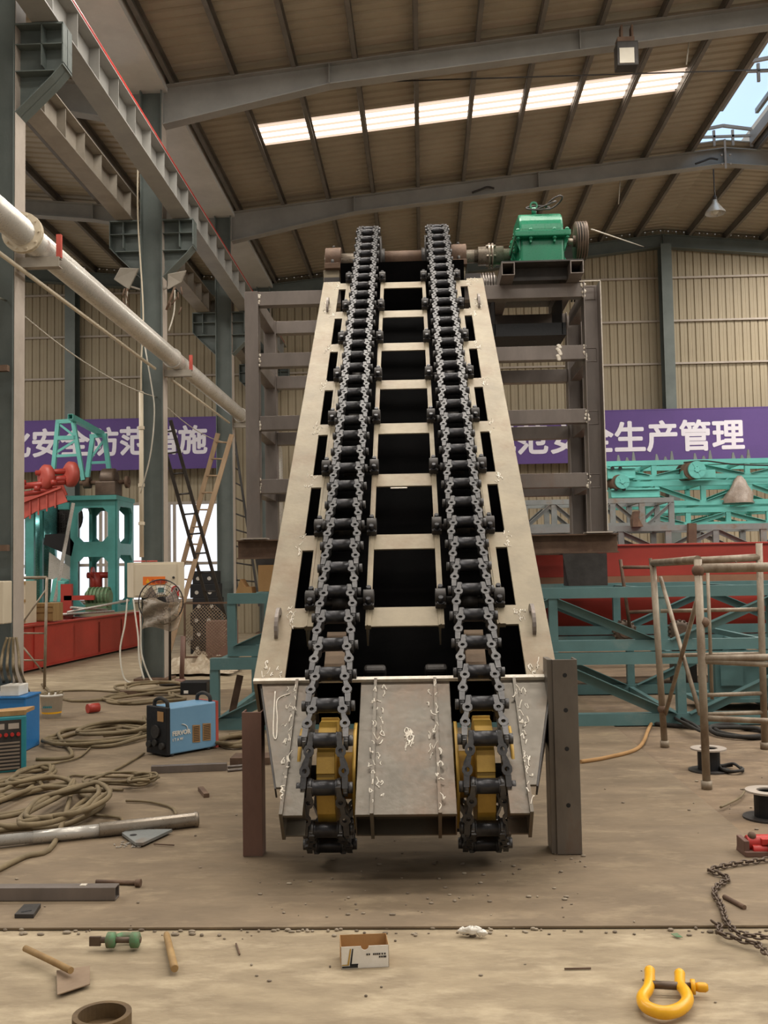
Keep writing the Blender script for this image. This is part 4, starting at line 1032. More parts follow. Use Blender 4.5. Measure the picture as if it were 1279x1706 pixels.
# gantry on top
gt = thing('lifting_gantry', 'cyan A-frame gantry standing above the red drum', 'gantry', C(130, 830, 22.6))
def leg(p, q_, w=.09, m_='cyan'): mm = MB(); mm.sqtube(p, q_, w, w); mm.build('frame_bar', M[m_], gt)
ya, yb = 22.2, 23.6
leg(C(97, 700, ya), C(87, 803, ya)); leg(C(122, 702, ya), C(139, 800, ya)); leg(C(94, 703, ya), C(125, 701, ya)); leg(C(93, 730, ya), C(127, 729, ya)); leg(C(99, 707, ya), C(124, 726, ya), .05); leg(C(91, 760, ya), C(132, 758, ya), .06); leg(C(92, 755, ya), C(126, 734, ya), .05)
leg(C(155, 725, yb), C(145, 797, yb), .1); leg(C(174, 726, yb), C(187, 822, yb), .1); leg(C(150, 727, yb), C(178, 725, yb)); leg(C(152, 771, yb), C(180, 770, yb), .06); leg(C(150, 765, yb), C(172, 735, yb), .05)
leg(C(117, 694, ya - .3), C(170, 723, yb + .2), .12)
# red drum conveyor
rd = thing('red_conveyor', 'red inclined trough conveyor with head drum at the back left', 'conveyor', C(70, 850, 21.2))
m = MB(); m.plate([C(8, 848, 20.8), C(102, 812, 20.8), C(112, 836, 20.8), C(60, 852, 20.8), C(8, 884, 20.8)], (0, .04, 0))
for k in range(6): m.bar(C(22 + 14 * k, 845 - 5.2 * k, 20.78), C(22 + 14 * k, 876 - 6 * k, 20.78), .03, .02, (0, 1, 0))
m.bar(C(8, 848, 20.76), C(102, 812, 20.76), .06, .04); m.build('trough_side', M['red_light'], rd)
m = MB(); m.plate([C(8, 836, 21.9), C(102, 800, 21.9), C(112, 824, 21.9), C(8, 870, 21.9)], (0, .04, 0)); m.build('trough_side', M['red_light'], rd)
for px, py in ((77, 795), (118, 790)):
    m = MB(); c = C(px, py, 21.2); m.lathe(c + Vector((-.09, -.06, 0)), c + Vector((.07, .12, 0)), [(0, .14), (.1, .22), (.3, .28), (.7, .28), (.9, .22), (1, .14)], 24); m.build('drum_disc', M['red_light'], rd)
m = MB()
for a, b, r_ in (((60, 788), (120, 784), .06), ((24, 812), (110, 802), .07), ((22, 826), (95, 815), .06), ((70, 800), (120, 797), .08)): m.cyl(C(*a, 21.2), C(*b, 21.2), r_, 12)
for px, py in ((38, 808), (90, 808), (62, 818), (27, 838)): m.cyl(C(px, py, 21.0), C(px, py - 8, 21.0), .07, 10)
m.build('shaft_beams', M['red'], rd)
# things along the red base
for l, px0, py0, px1, py1, Y, mm in (('larger pale wooden crate on the red base', 22, 1035, 42, 968, 16.9, 'cream'), ('small wooden crate beside the larger one on the red base', 48, 1030, 88, 1005, 17.6, 'wood')):
    a = at(px0, py0, Y); b = at(px1, py1, Y); zz = .82
    q = MB(); q.span((a.x, Y, zz), (b.x, Y + .5, b.z)); o = tag(q.build('wooden_crate', M[mm]), l, 'crate', 'crates on the red base')
    q = MB(); h = b.z - zz
    for z in (zz + .02, zz + h * .5, zz + h - .06): q.span((a.x - .01, Y - .015, z), (b.x + .01, Y, z + .05))
    q.build('batten', M['wood'], o)
for i, (a, b, l) in enumerate((((112, 1020), (215, 1000), 'pale rod lying across the red base below the motor'), ((100, 1028), (190, 1018), 'thin steel bar lying on the edge of the red base'), ((118, 1012), (178, 1016), 'short rod leaning under the motor on the red base'))):
    q = MB(); pa_, pb_ = at(*a, 20), at(*b, 21); pa_.z = max(pa_.z, .84); pb_.z = max(pb_.z, .84); q.tube([pa_, pb_], .025, 8); tag(q.build('steel_rod', M['silver']), l, 'rod')
# small tube stand in front of the base
st = thing('tube_stand', 'thin tube stand in front of the red base', 'stand', on(74, 1150))
Ys = on(74, 1148).y
for a, b, r_ in (((74, 1148), (78, 962), .022), ((20, 963), (78, 962), .022), ((18, 1065), (77, 982), .014), ((24, 1060), (72, 1120), .014), ((22, 1055), (74, 1055), .012), ((24, 1100), (74, 1100), .012)):
    q = MB(); q.tube([at(*a, Ys), at(*b, Ys)], r_, 8); q.build('stand_tube', M['scaf'], st)
q = MB(); q.bar(at(19, 918, 13.6), on(18, 1152), .07, .07, (0, 1, 0)); tag(q.build('slotted_post', M['beam_beige']), 'pale slotted post beside the column at the left edge', 'post')
q = MB(); a = at(0, 1040, 9.3); b = at(6, 968, 9.3); q.span((a.x - .5, 9.3, a.z), (b.x, 9.5, b.z)); tag(q.build('switch_box', M['cream'], bevel=.01), 'cream switch box cut by the left edge', 'box')
for py, l in ((613, 'upper rusty tie lug on the column at the left edge'), (913, 'lower rusty tie lug on the column at the left edge')):
    q = MB(); a = at(-6, py, 9.6); q.span((a.x - .3, 9.6, a.z - .03), (at(12, py, 9.6).x, 9.66, a.z + .03)); tag(q.build('tie_lug', M['rust']), l, 'lug', 'tie lugs')

# ------------------------------------------------------------------ around the cabinet column
cb = thing('control_cabinet', 'cream electrical control cabinet fixed to the second column', 'cabinet', at(250, 997, 15.0))
a = at(222, 996, 15.0); b = at(297, 936, 15.0)
m = MB(); m.plate([(a.x, 15.0, a.z), (b.x, 15.0, a.z), (b.x + .02, 15.3, a.z), (a.x - .2, 15.35, a.z)], (0, 0, b.z - a.z)); m.build('body', M['cream'], cb, .006)
m = MB(); m.span((a.x + .03, 14.985, a.z + .03), (b.x - .03, 15.0, b.z - .03)); dr = m.build('door', M['cream'], cb, .003)
m = MB(); m.cyl((b.x - .07, 14.97, a.z + .3), (b.x - .07, 14.985, a.z + .3), .018, 10); m.build('lock', M['dark_steel'], dr)
def sticker(px0, py0, px1, py1, mm, nm, y=14.98, par=None):
    p, q_ = at(px0, py0, y), at(px1, py1, y); k = MB(); k.span((p.x, y, q_.z), (q_.x, y + .004, p.z)); return k.build(nm, M[mm], par or dr)
ors = sticker(238, 961, 275, 974, 'orange', 'warning_label')
m = MB(); c = at(246, 968, 14.975); m.plate([c + Vector((-.035, 0, -.03)), c + Vector((.035, 0, -.03)), c + Vector((0, 0, .035))], (0, .003, 0)); 
m.build('warning_triangle', M['yellow_bright'], ors)
text_mesh('lettering', '有电危险', .062, M['red'], dr, (at(252, 971, 14.975).x, 14.975, at(252, 971, 14.975).z), (1, 0, 0), (0, 0, 1), .001, .002)
sticker(260, 976, 276, 990, 'white', 'instruction_label'); sticker(263, 979, 273, 987, 'teal', 'label_print', 14.976)
sticker(284, 975, 300, 996, 'white', 'prohibition_label', 14.97)
m = MB(); c = at(292, 983, 14.96); m.ring(c, c + Vector((0, .006, 0)), .065, .048, 24); m.bar(c + Vector((-.04, 0, .04)), c + Vector((.04, 0, -.04)), .006, .014, (0, 1, 0)); p = at(285, 991, 14.96); m.span((p.x, 14.96, p.z - .02), (p.x + .12, 14.966, p.z + .02)); m.build('prohibition_sign', M['red_bright'], cb)
m = MB(); c = at(293, 983, 14.958); m.ball(c, .022, 8, 6, (1, .2, 1.4)); m.build('sign_figure', M['black'], cb)
q = MB(); rn = random.Random(11)
for k in range(7):
    p = at(226 + 5 * k, 936, 15.12); q.tube(catmull([p + Vector((rn.uniform(-.05, .05), rn.uniform(-.05, .05), .01)) for _ in range(4)]), .01, 5)
tag(q.build('cable_scraps', M['red_light']), 'reddish cable scraps lying on top of the control cabinet', 'cable')
# cables hanging from the cabinet
for i, (pts, l) in enumerate(((((212, 998), (208, 1040), (200, 1085), (207, 1130), (228, 1140)), 'leftmost grey cable drooping from the control cabinet to the floor'), (((232, 1000), (234, 1040), (236, 1090), (250, 1130), (262, 1140)), 'middle cable drooping from the control cabinet'), (((222, 998), (226, 1030), (230, 1060), (232, 1100), (240, 1132)), 'cable hanging close to the cabinet column'))):
    q = MB(); q.tube(catmull([at(x, y, 14.9 - .12 * j) for j, (x, y) in enumerate(pts)]), .014, 6); tag(q.build('cable', M['wire']), l, 'cable')
# fan with a wire guard and torn film
fn = thing('stand_fan', 'old stand fan with wire guard below the control cabinet', 'fan', on(283, 1140))
c = at(268, 1003, 14.2); R0 = at(268, 1003, 14.2).x - at(231, 1003, 14.2).x
m = MB()
for r_ in (1, .8, .6, .4, .2): m.tube([c + Vector((R0 * r_ * math.cos(a), -.1 * (1 - r_), R0 * r_ * math.sin(a))) for a in [2 * pi * k / 28 for k in range(28)]], .004 if r_ < 1 else .01, 5, True)
for k in range(24): a = 2 * pi * k / 24; m.tube([c + Vector((.05 * math.cos(a), -.1, .05 * math.sin(a))), c + Vector((R0 * math.cos(a), 0, R0 * math.sin(a)))], .003, 4)
m.build('wire_guard', M['dark_steel'], fn)
m = MB()
for k in range(3):
    a = 2 * pi * k / 3 + .4; m.add([c + Vector((r_ * math.cos(a + d), .02 + .05 * d, r_ * math.sin(a + d))) for r_, d in ((.04, -.3), (R0 * .85, -.4), (R0 * .85, .35), (.04, .4))], [[0, 1, 2, 3]])
m.build('blades', M['plastic_film'], fn)
m = MB(); m.cyl(c, c + Vector((0, .2, 0)), .08, 14); m.build('motor', M['dark_steel'], fn)
m = MB(); g_ = on(283, 1140); m.tube([c + Vector((.1, .1, -.1)), at(283, 1040, g_.y), g_ + Vector((0, 0, .02))], .02, 8); m.cyl(g_, g_ + Vector((0, 0, .03)), .16, 18); m.build('stand', M['dark_steel'], fn)
q = MB(); vs, fs = [], []
for i in range(9):
    for k in range(9):
        p = at(238 + 7.5 * k, 1000 + 6 * i - 4 * math.sin(k * .8), 14.05); vs.append(p + Vector((0, .06 * math.sin(i * 1.3 + k * .9) + rn.uniform(-.03, .03), 0)))
for i in range(8):
    for k in range(8): fs.append([i * 9 + k, i * 9 + k + 1, i * 9 + k + 10, i * 9 + k + 9])
q.add([v for v in vs], fs, True); o = q.build('film_sheet', M['film'], None); tag(o, 'torn clear plastic film hanging over the stand fan', 'film')
sm = o.modifiers.new('thick', 'SOLIDIFY'); sm.thickness = .004
# broken lamps on the column
for px, py, sx, l in ((212, 470, -1, 'broken flood lamp on the left side of the cabinet column'), (291, 468, 1, 'broken flood lamp on the right side of the cabinet column')):
    o = thing('broken_lamp', l, 'lamp', at(px, py, 15.3))
    c = at(px, py, 15.3); m = MB(); m.bar(c + Vector((0, .03, -.05)), (-4.42 if sx < 0 else -4.06, 15.4, c.z - .1), .03, .03)
    m.plate([c + Vector((-.2 * sx, -.05, .2)), c + Vector((.1 * sx, -.05, .22)), c + Vector((.22 * sx, .0, .05)), c + Vector((-.02 * sx, .0, -.12))], (0, .06, .02)) if sx < 0 else m.plate([c + Vector((-.1, -.05, .1)), c + Vector((.2, -.08, .14)), c + Vector((.1, 0, -.03)), c + Vector((-.12, 0, -.14))], (0, .06, .02))
    m.build('reflector', M['beam_beige'], o, .01)
    m = MB(); m.tube([c + Vector((0, 0, -.1)), c + Vector((-.05 * sx * -1 if sx < 0 else -.15, .05, -.45))], .02, 6)
    for k in range(5): m.tube([c + Vector((rn.uniform(-.08, .12), 0, -.1 - .08 * k)), c + Vector((rn.uniform(-.08, .12), 0, -.22 - .08 * k))], .012, 5)
    m.build('bracket', M['rust'], o)
    m = MB(); m.tube(catmull([c + Vector((0, 0, -.15)), c + Vector((-.02, .02, -.5)), c + Vector((-.1 * sx, .0, -.8))]), .012, 5); m.build('wire', M['wire'], o)
# crossed ladders
def ladder(name, label, r0, r1, n, mm, w=.07):
    o = thing('ladder', label, 'ladder', r0[1]); 
    for p, q_ in (r0, r1):
        k = MB(); k.bar(p, q_, w, .035, (0, 1, 0)); k.build('rail', M[mm], o)
    for i in range(n):
        t = (i + .5) / n; k = MB(); k.cyl(r0[0].lerp(r0[1], t), r1[0].lerp(r1[1], t), .017, 8); k.build('rung', M[mm], o)
    return o
ladder('ladder', 'dark steel ladder leaning right to left beside the cabinet column', (at(284, 700, 17.6), on(393, 1092)), (at(262, 703, 17.6), on(370, 1092)), 12, 'dark_steel', .06)
M['ladder_wood'] = mat('ladder_wood', 'a38a6c', .7, 0, '84694e', 5, bump=.15, stretch=(1, 1, .2))
ladder('ladder', 'pale wooden ladder crossing the dark one, leaning on the next column', (at(363, 722, 19.6), on(262, 1096)), (at(386, 724, 19.4), on(276, 1104)), 13, 'ladder_wood', .09)
ladder('ladder', 'thin ladder partly hidden behind the left tower post', (at(389, 720, 22.2), at(432, 1010, 21.6)), (at(366, 700, 22.6), at(398, 1010, 22.0)), 11, 'dark_steel', .05)
# stacked chain plates, guard mesh, tarp
sk = thing('plate_stack', 'dark stack of drilled steel plates behind the ladders', 'stack', on(340, 1085))
Yk = 20.2
for i in range(6):
    z = -.013 + .285 * i; a = at(316, 900, Yk).x + .05 * (i % 2); b = at(362, 900, Yk).x - .03 * (i % 3)
    q = MB(); q.span((a, Yk, z), (b, Yk + .6, z + .285 - .02 * (i == 5))); pl_ = q.build('plate', M['black'], sk, .01)
    for k in (.25, .75):
        q = MB(); q.cyl((a + (b - a) * k, Yk - .004, z + .11), (a + (b - a) * k, Yk + .01, z + .11), .04, 12); q.build('drilled_hole', M['silver'], pl_)
gd = thing('mesh_guard', 'rusty wire mesh guard panel leaning behind the cabinet column', 'guard', on(345, 1115))
Ym = 16.2; a = at(308, 1095, Ym); b = at(380, 1004, Ym)
q = MB(); 
for p, r_ in (((a.x, Ym, a.z), (a.x, Ym, b.z)), ((b.x, Ym, a.z), (b.x, Ym, b.z)), ((a.x, Ym, b.z), (b.x, Ym, b.z)), ((a.x, Ym, a.z), (b.x, Ym, a.z))): q.bar(p, r_, .03, .03, (0, 1, .01))
q.build('frame', M['rust'], gd)
q = MB(); n = 10; cc = Vector(((a.x + b.x) / 2, Ym, (a.z + b.z) / 2)); Rr = (b.x - a.x) * .52
for k in range(-n, n + 1):
    o_ = k * Rr / n
    for sg in (1, -1):
        pts = []
        for j in range(-6, 7):
            u = j / 6 * Rr; x, z = (u + o_) * .72, (u - o_) * .72 * sg
            if abs(x) < Rr * .96 and abs(z) < (b.z - a.z) * .5: pts.append(cc + Vector((x, -.1 * max(0, 1 - (x * x + z * z) / Rr ** 2), z)))
        if len(pts) > 1: q.tube(pts, .005, 4)
q.build('wire_mesh', M['rust_plate'], gd)
q = MB(); q.span((a.x + .15, Ym + .9, .0), (b.x - .1, Ym + 1.4, b.z - .35)); tag(q.build('rusty_machine', M['rust_leg']), 'dark rusty machine body behind the mesh guard', 'machine')
q = MB(); g_ = on(300, 1140); q.tube([at(305, 1060, g_.y), g_ + Vector((.02, 0, 0))], .035, 10); q.cyl(g_, g_ + Vector((0, 0, .08)), .08, 14); tag(q.build('red_post', M['rust_leg']), 'short dark red post standing beside the tarp', 'post')
tp0 = on(322, 1122); q = MB(); vs, fs = [], []; NX, NY = 22, 12; rn = random.Random(4)
for j in range(NY + 1):
    for i in range(NX + 1):
        x = tp0.x - .55 + 1.25 * i / NX; y = tp0.y - .35 + 1.0 * j / NY
        z = .03 + .3 * max(0, math.sin(pi * i / NX)) * max(0, math.sin(pi * j / NY)) ** .6 * (.6 + .4 * math.sin(i * .9 + j * .7)) + rn.uniform(0, .07) * (0 < i < NX and 0 < j < NY)
        vs.append((x + .05 * math.sin(j * 1.7), y + .05 * math.sin(i * 1.1), z))
for j in range(NY):
    for i in range(NX): p = j * (NX + 1) + i; fs.append([p, p + 1, p + NX + 2, p + NX + 1])
q.add(vs, fs, True); o = tag(q.build('tarpaulin', M['tarp']), 'crumpled dirty white tarpaulin on the floor by the mesh guard', 'tarpaulin')
# odds behind the left end of the girders
q = MB(); p = at(412, 985, 11.3); q.plate([at(392, 990, 11.2), at(420, 990, 11.2), at(418, 978, 11.2), at(408, 978, 11.2), at(400, 965, 11.2)], (0, .3, 0)); tag(q.build('cardboard_scrap', M['tan']), 'folded cardboard scrap on the left end of the lattice girder', 'cardboard')
q = MB(); a = at(446, 985, 11.25); q.span((a.x - .1, 11.2, 1.42), (a.x + .1, 11.4, 1.72)); tag(q.build('cardboard_box', M['tan']), 'small brown box under the left tower beam', 'box')
q = MB(); q.bar(on(383, 1205), at(400, 1125, 10.9), .07, .04, (0, 1, 0)); tag(q.build('rusty_bar', M['rust']), 'rusty bar leaning inside the left end of the lower girder', 'bar')
q = MB(); a, b = on(300, 1158), on(343, 1158); q.span((a.x, a.y, 0), (b.x, a.y + .3, .17)); o = tag(q.build('toolbox', M['black'], bevel=.01), 'small black box on the floor near the tarpaulin', 'box')
q = MB(); q.span((a.x + .05, a.y - .004, .02), (a.x + .11, a.y, .06)); q.build('label', M['white'], o)
# ------------------------------------------------------------------ welding machines and boxes on the left
def hexa(p, q_, r_, h):                                   # box from a front corner, two neighbours on the floor and a height
    p, q_, r_ = Vector(p), Vector(q_), Vector(r_); s_ = q_ + r_ - p
    return [p, q_, s_, r_], Vector((0, 0, h))
pc = on(280, 1262); pr2 = on(361, 1247); pl2 = on(243, 1250)
ux = (pr2 - pc).normalized(); uy = Vector((-ux.y, ux.x, 0)); wdt = .3
pl2 = pc + uy * wdt if (pc + uy * wdt).x < pc.x else pc - uy * wdt
hgt = at(280, 1180, pc.y).z
wl = thing('welding_machine', 'light blue welding machine with black handles on the floor', 'welder', pc)
b_, up_ = hexa(pc + Vector((0, 0, .02)), pr2 + Vector((0, 0, .02)), pl2 + Vector((0, 0, .02)), hgt - .02)
m = MB(); m.plate(b_, up_); m.build('casing', M['blue'], wl, .012)
nrm = (pc - pl2).normalized(); fw = (pc - pr2).normalized()        # outward normals: blue side, black front
m = MB(); m.plate([pc + fw * .02 + nrm * .004 + Vector((0, 0, .015)), pl2 + fw * .02 - nrm * .004 + Vector((0, 0, .015)), pl2 + fw * .02 - nrm * .004 + Vector((0, 0, hgt + .006)), pc + fw * .02 + nrm * .004 + Vector((0, 0, hgt + .006))], -fw * .045); fp = m.build('front_panel', M['black'], wl, .008)
m = MB()
for u, z in ((.15, .1), (.5, .12), (.8, .1)): c = pc.lerp(pl2, u) + fw * .02 + Vector((0, 0, z)); m.cyl(c, c + fw * .03, .03, 14)
c = pc.lerp(pl2, .5) + fw * .02 + Vector((0, 0, hgt * .5)); m.cyl(c, c + fw * .02, .06, 18); m.build('socket', M['rubber'], fp)
m = MB(); c = pc.lerp(pl2, .12) + fw * .022 + Vector((0, 0, hgt * .72)); m.plate([c, pc.lerp(pl2, .42) + fw * .022 + Vector((0, 0, hgt * .72)), pc.lerp(pl2, .42) + fw * .022 + Vector((0, 0, hgt * .92)), pc.lerp(pl2, .12) + fw * .022 + Vector((0, 0, hgt * .92))], fw * .003); m.build('meter_panel', M['tan'], fp)
m = MB(); m.plate([pr2 - fw * .02 + nrm * .002 + Vector((0, 0, .01)), pr2 - fw * .02 - nrm * (wdt + .002) + Vector((0, 0, .01)), pr2 - fw * .02 - nrm * (wdt + .002) + Vector((0, 0, hgt + .004)), pr2 - fw * .02 + nrm * .002 + Vector((0, 0, hgt + .004))], fw * .03); m.build('rear_panel', M['red_light'], wl)
for t in (.06, .94):
    c = pc.lerp(pr2, t) - nrm * wdt / 2 + Vector((0, 0, hgt)); m = MB()
    m.tube(catmull([c - nrm * .1, c - nrm * .085 + Vector((0, 0, .05)), c + Vector((0, 0, .075)), c + nrm * .085 + Vector((0, 0, .05)), c + nrm * .1]), .018, 8); m.build('handle', M['rubber'], wl)
def onside(u, z, o=.002): return pc.lerp(pr2, u) + nrm * o + Vector((0, 0, hgt * z))
m = MB()
for u0, u1 in ((.49, .645), (.70, .87)):
    m.plate([onside(u0, .22), onside(u1, .2), onside(u1, .56), onside(u0, .58)], nrm * .003)
vt = m.build('vent_panel', M['tan'], wl)
m = MB()
for u0, u1 in ((.49, .645), (.70, .87)):
    for k in range(9): z = .24 + .036 * k; m.plate([onside(u0 + .015, z, .005), onside(u1 - .015, z, .005), onside(u1 - .015, z + .014, .005), onside(u0 + .015, z + .014, .005)], nrm * .002)
m.build('vent_slots', M['rubber'], vt)
text_mesh('lettering', 'FERVOR', .056, M['white'], wl, onside(.08, .42, .004), ux, (0, 0, 1), .001, .002)
text_mesh('lettering', 'I T A W', .034, M['white'], wl, onside(.085, .31, .004), ux, (0, 0, 1), .001, .001)
m = MB(); cc = onside(.26, .52, .004); m.tube([cc + ux * (.07 * math.cos(a)) + Vector((0, 0, .05 * math.sin(a))) for a in [-.9 + 2.4 * k / 12 for k in range(13)]], .004, 4); m.build('swoosh', M['white'], wl)
m = MB()
for u in (.1, .85):
    for k in (.1, .9): c = pc.lerp(pr2, u) - nrm * wdt * k; m.cyl(c, c + Vector((0, 0, .02)), .025, 10)
m.build('rubber_foot', M['rubber'], wl)

c = Vector((at(67, 1238, 9.62).x, 9.25, 0)); h_ = at(67, 1160, c.y).z
bb = thing('blue_tank', 'deep blue steel box on the floor by the left edge', 'box', c)
m = MB(); m.span((c.x - .95, c.y, .0), (c.x, c.y + .36, h_ - .01)); m.build('body', M['blue_deep'], bb, .012)
m = MB(); m.span((c.x - .97, c.y - .015, h_ - .02), (c.x + .01, c.y + .37, h_)); m.build('lid', M['blue_deep'], bb, .006)
m = MB(); m.ring((c.x - .25, c.y + .2, h_), (c.x - .25, c.y + .2, h_ + .02), .14, .11, 20); m.build('filler_ring', M['white'], bb)
a = at(6, 1156, c.y + .1); b2 = at(37, 1140, c.y + .1)
m = MB(); m.span((a.x, c.y + .02, h_ + .002), (b2.x, c.y + .25, h_ + .1)); tag(m.build('white_box', M['white'], bevel=.006), 'small white cardboard box lying on the deep blue steel box', 'box')
c = on(44, 1284); h_ = at(44, 1192, c.y).z
tb = thing('welding_machine', 'teal welding machine with slotted front at the left edge', 'welder', c)
ca = c + Vector((-.27, -.14, 0)); ux2 = (c - ca).normalized(); n2 = Vector((ux2.y, -ux2.x, 0))
m = MB(); m.plate([ca, c, c - n2 * .5, ca - n2 * .5], (0, 0, h_)); m.build('casing', M['teal_box'], tb, .01)
def tf(u, z, o): return ca.lerp(c, u) + n2 * o + Vector((0, 0, h_ * z))
m = MB(); m.plate([tf(.14, .04, .0), tf(.86, .04, 0), tf(.86, .94, 0), tf(.14, .94, 0)], n2 * .006); fpn = m.build('front_panel', M['dark_steel'], tb)
m = MB(); 
for k in range(8): z = .06 + .065 * k; m.plate([tf(.18, z, .006), tf(.82, z, .006), tf(.82, z + .035, .014), tf(.18, z + .035, .014)], n2 * .003)
m.build('louvres', M['flange'], fpn)
m = MB()
for k in range(4): p = tf(.3 + .16 * k, .68, .006); m.cyl(p, p + n2 * .02, .016, 10)
m.build('knob', M['red_bright'], fpn)
m = MB(); m.plate([tf(.22, .78, .006), tf(.42, .78, .006), tf(.42, .88, .006), tf(.22, .88, .006)], n2 * .003); m.plate([tf(.52, .78, .006), tf(.8, .78, .006), tf(.8, .88, .006), tf(.52, .88, .006)], n2 * .003); m.build('dial_panel', M['flange'], fpn)
m = MB(); z = h_ + .004; m.plate([ca + Vector((.0, .06, z)), c + Vector((-.05, .1, z)), c + Vector((-.07, .35, z)), ca + Vector((-.05, .3, z))], (0, 0, .03)); tag(m.build('cardboard_sheet', M['tan']), 'torn cardboard lid lying on the teal welding machine', 'cardboard')
m = MB(); m.bar(ca - n2 * .03 + Vector((0, 0, h_ + .004 + .02)), c - n2 * .03 + Vector((0, 0, h_ + .024)), .03, .04); tag(m.build('wooden_batten', M['wood']), 'short wooden batten on the front of the teal welding machine', 'batten')
c = on(86, 1195); 
bk = thing('paint_bucket', 'white paint bucket with grimy rim beside the deep blue box', 'bucket', c)
m = MB(); m.lathe(c, c + Vector((0, 0, .27)), [(0, .105), (.9, .128), (.9, .135), (1, .135), (1, .122), (.1, .1)], 24, capb=True); m.build('pail', M['white'], bk)
m = MB(); m.ring(c + Vector((0, 0, .05)), c + Vector((0, 0, .07)), .112, .1, 24); m.build('yellow_band', M['yellow_bright'], bk); 
m = MB(); 
for k in range(5): m.box(c + Vector((-.05 + .022 * k, -.118, .13)), (.016, .006, .02))
m.build('label_print', M['teal_box'], bk)
m = MB(); 
for k in range(10): a = 2 * pi * k / 10; m.ball(c + Vector((.11 * math.cos(a), .11 * math.sin(a), .27)), rnd.uniform(.015, .032), 8, 5)
m.build('dried_paint', M['hose'], bk)['kind'] = 'stuff'

# ------------------------------------------------------------------ hoses and cables on the floor
def loops(cx, cy, rx, ry, n, seed, zz=0.02, tail=None):   # loose loops on the floor around a spot (floor metres)
    r = random.Random(seed); pts = []
    ph = r.uniform(0, 6); 
    for k in range(n * 9):
        a = ph + 2 * pi * k / 9
        s_ = 1 + r.uniform(-.22, .22)
        pts.append((cx + rx * s_ * math.cos(a) + .12 * rx * math.sin(k * .37), cy + ry * s_ * math.sin(a) + .12 * ry * math.cos(k * .5), zz + .012 * (k // 9) + r.uniform(0, .02)))
    if tail: pts += [(t.x, t.y, .016) for t in tail]
    return catmull(pts, 5)
def hose(label, cx, cy, rpx, rpy, n, seed, rad=.015, zz=.02, tail=None, group=None, m='hose', name='hose'):
    c = on(cx, cy); rx = abs(on(cx + rpx, cy).x - c.x); ry = abs(on(cx, cy - rpy).y - c.y)
    q = MB(); q.tube(loops(c.x, c.y, rx, ry, n, seed, zz, [on(*t) for t in tail] if tail else None), rad, 7)
    return tag(q.build(name, M[m]), label, 'hose', group)
g1 = 'hoses heaped on the left floor'
hose('widest loops of brown hose heaped behind the steel shaft at the left edge', 62, 1352, 88, 34, 3, 1, .018, .02, None, g1)
hose('brown hose coil on top of the heap, hanging over the steel shaft', 110, 1368, 52, 26, 3, 2, .018, .1, None, g1)
hose('hose looping off the left end of the heap with its end running to the front', 25, 1345, 70, 30, 2, 3, .017, .06, ((90, 1410), (40, 1432), (-20, 1462)), g1)
hose('tight hose bundle in front of the teal welding machine', 52, 1300, 26, 14, 3, 4, .016, .02, None, g1)
hose('hose between the heap and the teal welding machine', 20, 1318, 45, 16, 2, 14, .016, .02, None, g1)
hose('hose coil spread between the blue welding machine and the deep blue box', 165, 1232, 72, 13, 3, 5, .018, .02, ((120, 1262), (60, 1268)), g1)
hose('second hose laid over the spread coil beside the blue welding machine', 190, 1226, 52, 10, 3, 6, .018, .06, ((232, 1210), (240, 1196)), g1)
hose('hose loops on the floor below the control cabinet', 235, 1166, 62, 8, 2, 7, .02, .02, ((120, 1170), (70, 1142)), g1)
hose('hose loops behind the first ones near the fan stand', 258, 1152, 55, 7, 3, 8, .018, .05, None, g1)
hose('small tangle of cable in front of the blue welding machine', 200, 1306, 50, 9, 3, 9, .011, .02, None, g1)
hose('thin cable loop beside the brown tangle', 236, 1312, 20, 6, 3, 10, .01, .05, None, g1)
hose('dark rope tangle behind the blue welding machine under the girder', 392, 1240, 32, 8, 3, 12, .02, .02, None, g1)
hose('dark hose loops lying under the lattice girder at the right', 1235, 1222, 42, 9, 2, 13, .022, .0, ((1160, 1214), (1090, 1208)), None, 'rubber')
hose('dark cable coil hanging near the scaffold foot', 1141, 1214, 6, 12, 2, 15, .014, .05, None, None, 'rubber')
for pts, l, r_, mm in ((((240, 1255), (175, 1290), (120, 1292), (118, 1300), (150, 1312), (205, 1316)), 'thin cable from the blue welding machine to the floor tangle', .011, 'hose'),
                      (((165, 1350), (170, 1340), (160, 1325), (135, 1340), (150, 1356), (198, 1362), (204, 1372)), 'cable end curling over the steel shaft', .011, 'hose'),
                      (((210, 1334), (250, 1336), (285, 1345), (294, 1358)), 'short cable ending at the steel shaft', .01, 'hose'),
                      (((60, 1160), (90, 1152), (150, 1150), (200, 1153)), 'long cable across the floor behind the paint bucket', .014, 'hose'),
                      (((55, 1276), (90, 1272), (130, 1262), (150, 1246)), 'cable lying behind the teal welding machine', .01, 'hose'),
                      (((967, 1269), (1010, 1262), (1063, 1246), (1080, 1215), (1092, 1190)), 'pale rope trailing from the right leg to the scaffold', .018, 'tan'),
                      (((1240, 1318), (1230, 1330), (1200, 1345)), 'thin pale cord near the right cable spool', .008, 'hose')):
    q = MB(); q.tube(catmull([on(x, y, .015) for x, y in pts], 6), r_, 6); tag(q.build('cable', M[mm]), l, 'cable')
for i in range(4):
    q = MB(); a = at(12 + 5 * i, 1062, 9.4); q.tube(catmull([a, at(4 + 9 * i, 1090, 9.35), at(3 + 11 * i, 1125, 9.3), on(16 + 14 * i, 1172)]), .014, 6)
    tag(q.build('hanging_hose', M['hose']), 'hoses hanging side by side from the column at the left edge', 'hose', 'hoses hanging at the left column')
q = MB(); c = on(155, 1188); q.cyl(c + Vector((-.05, -.05, .06)), c + Vector((.05, .05, .06)), .055, 16); tag(q.build('plug', M['red']), 'dark red cable plug lying behind the hose coil', 'plug')
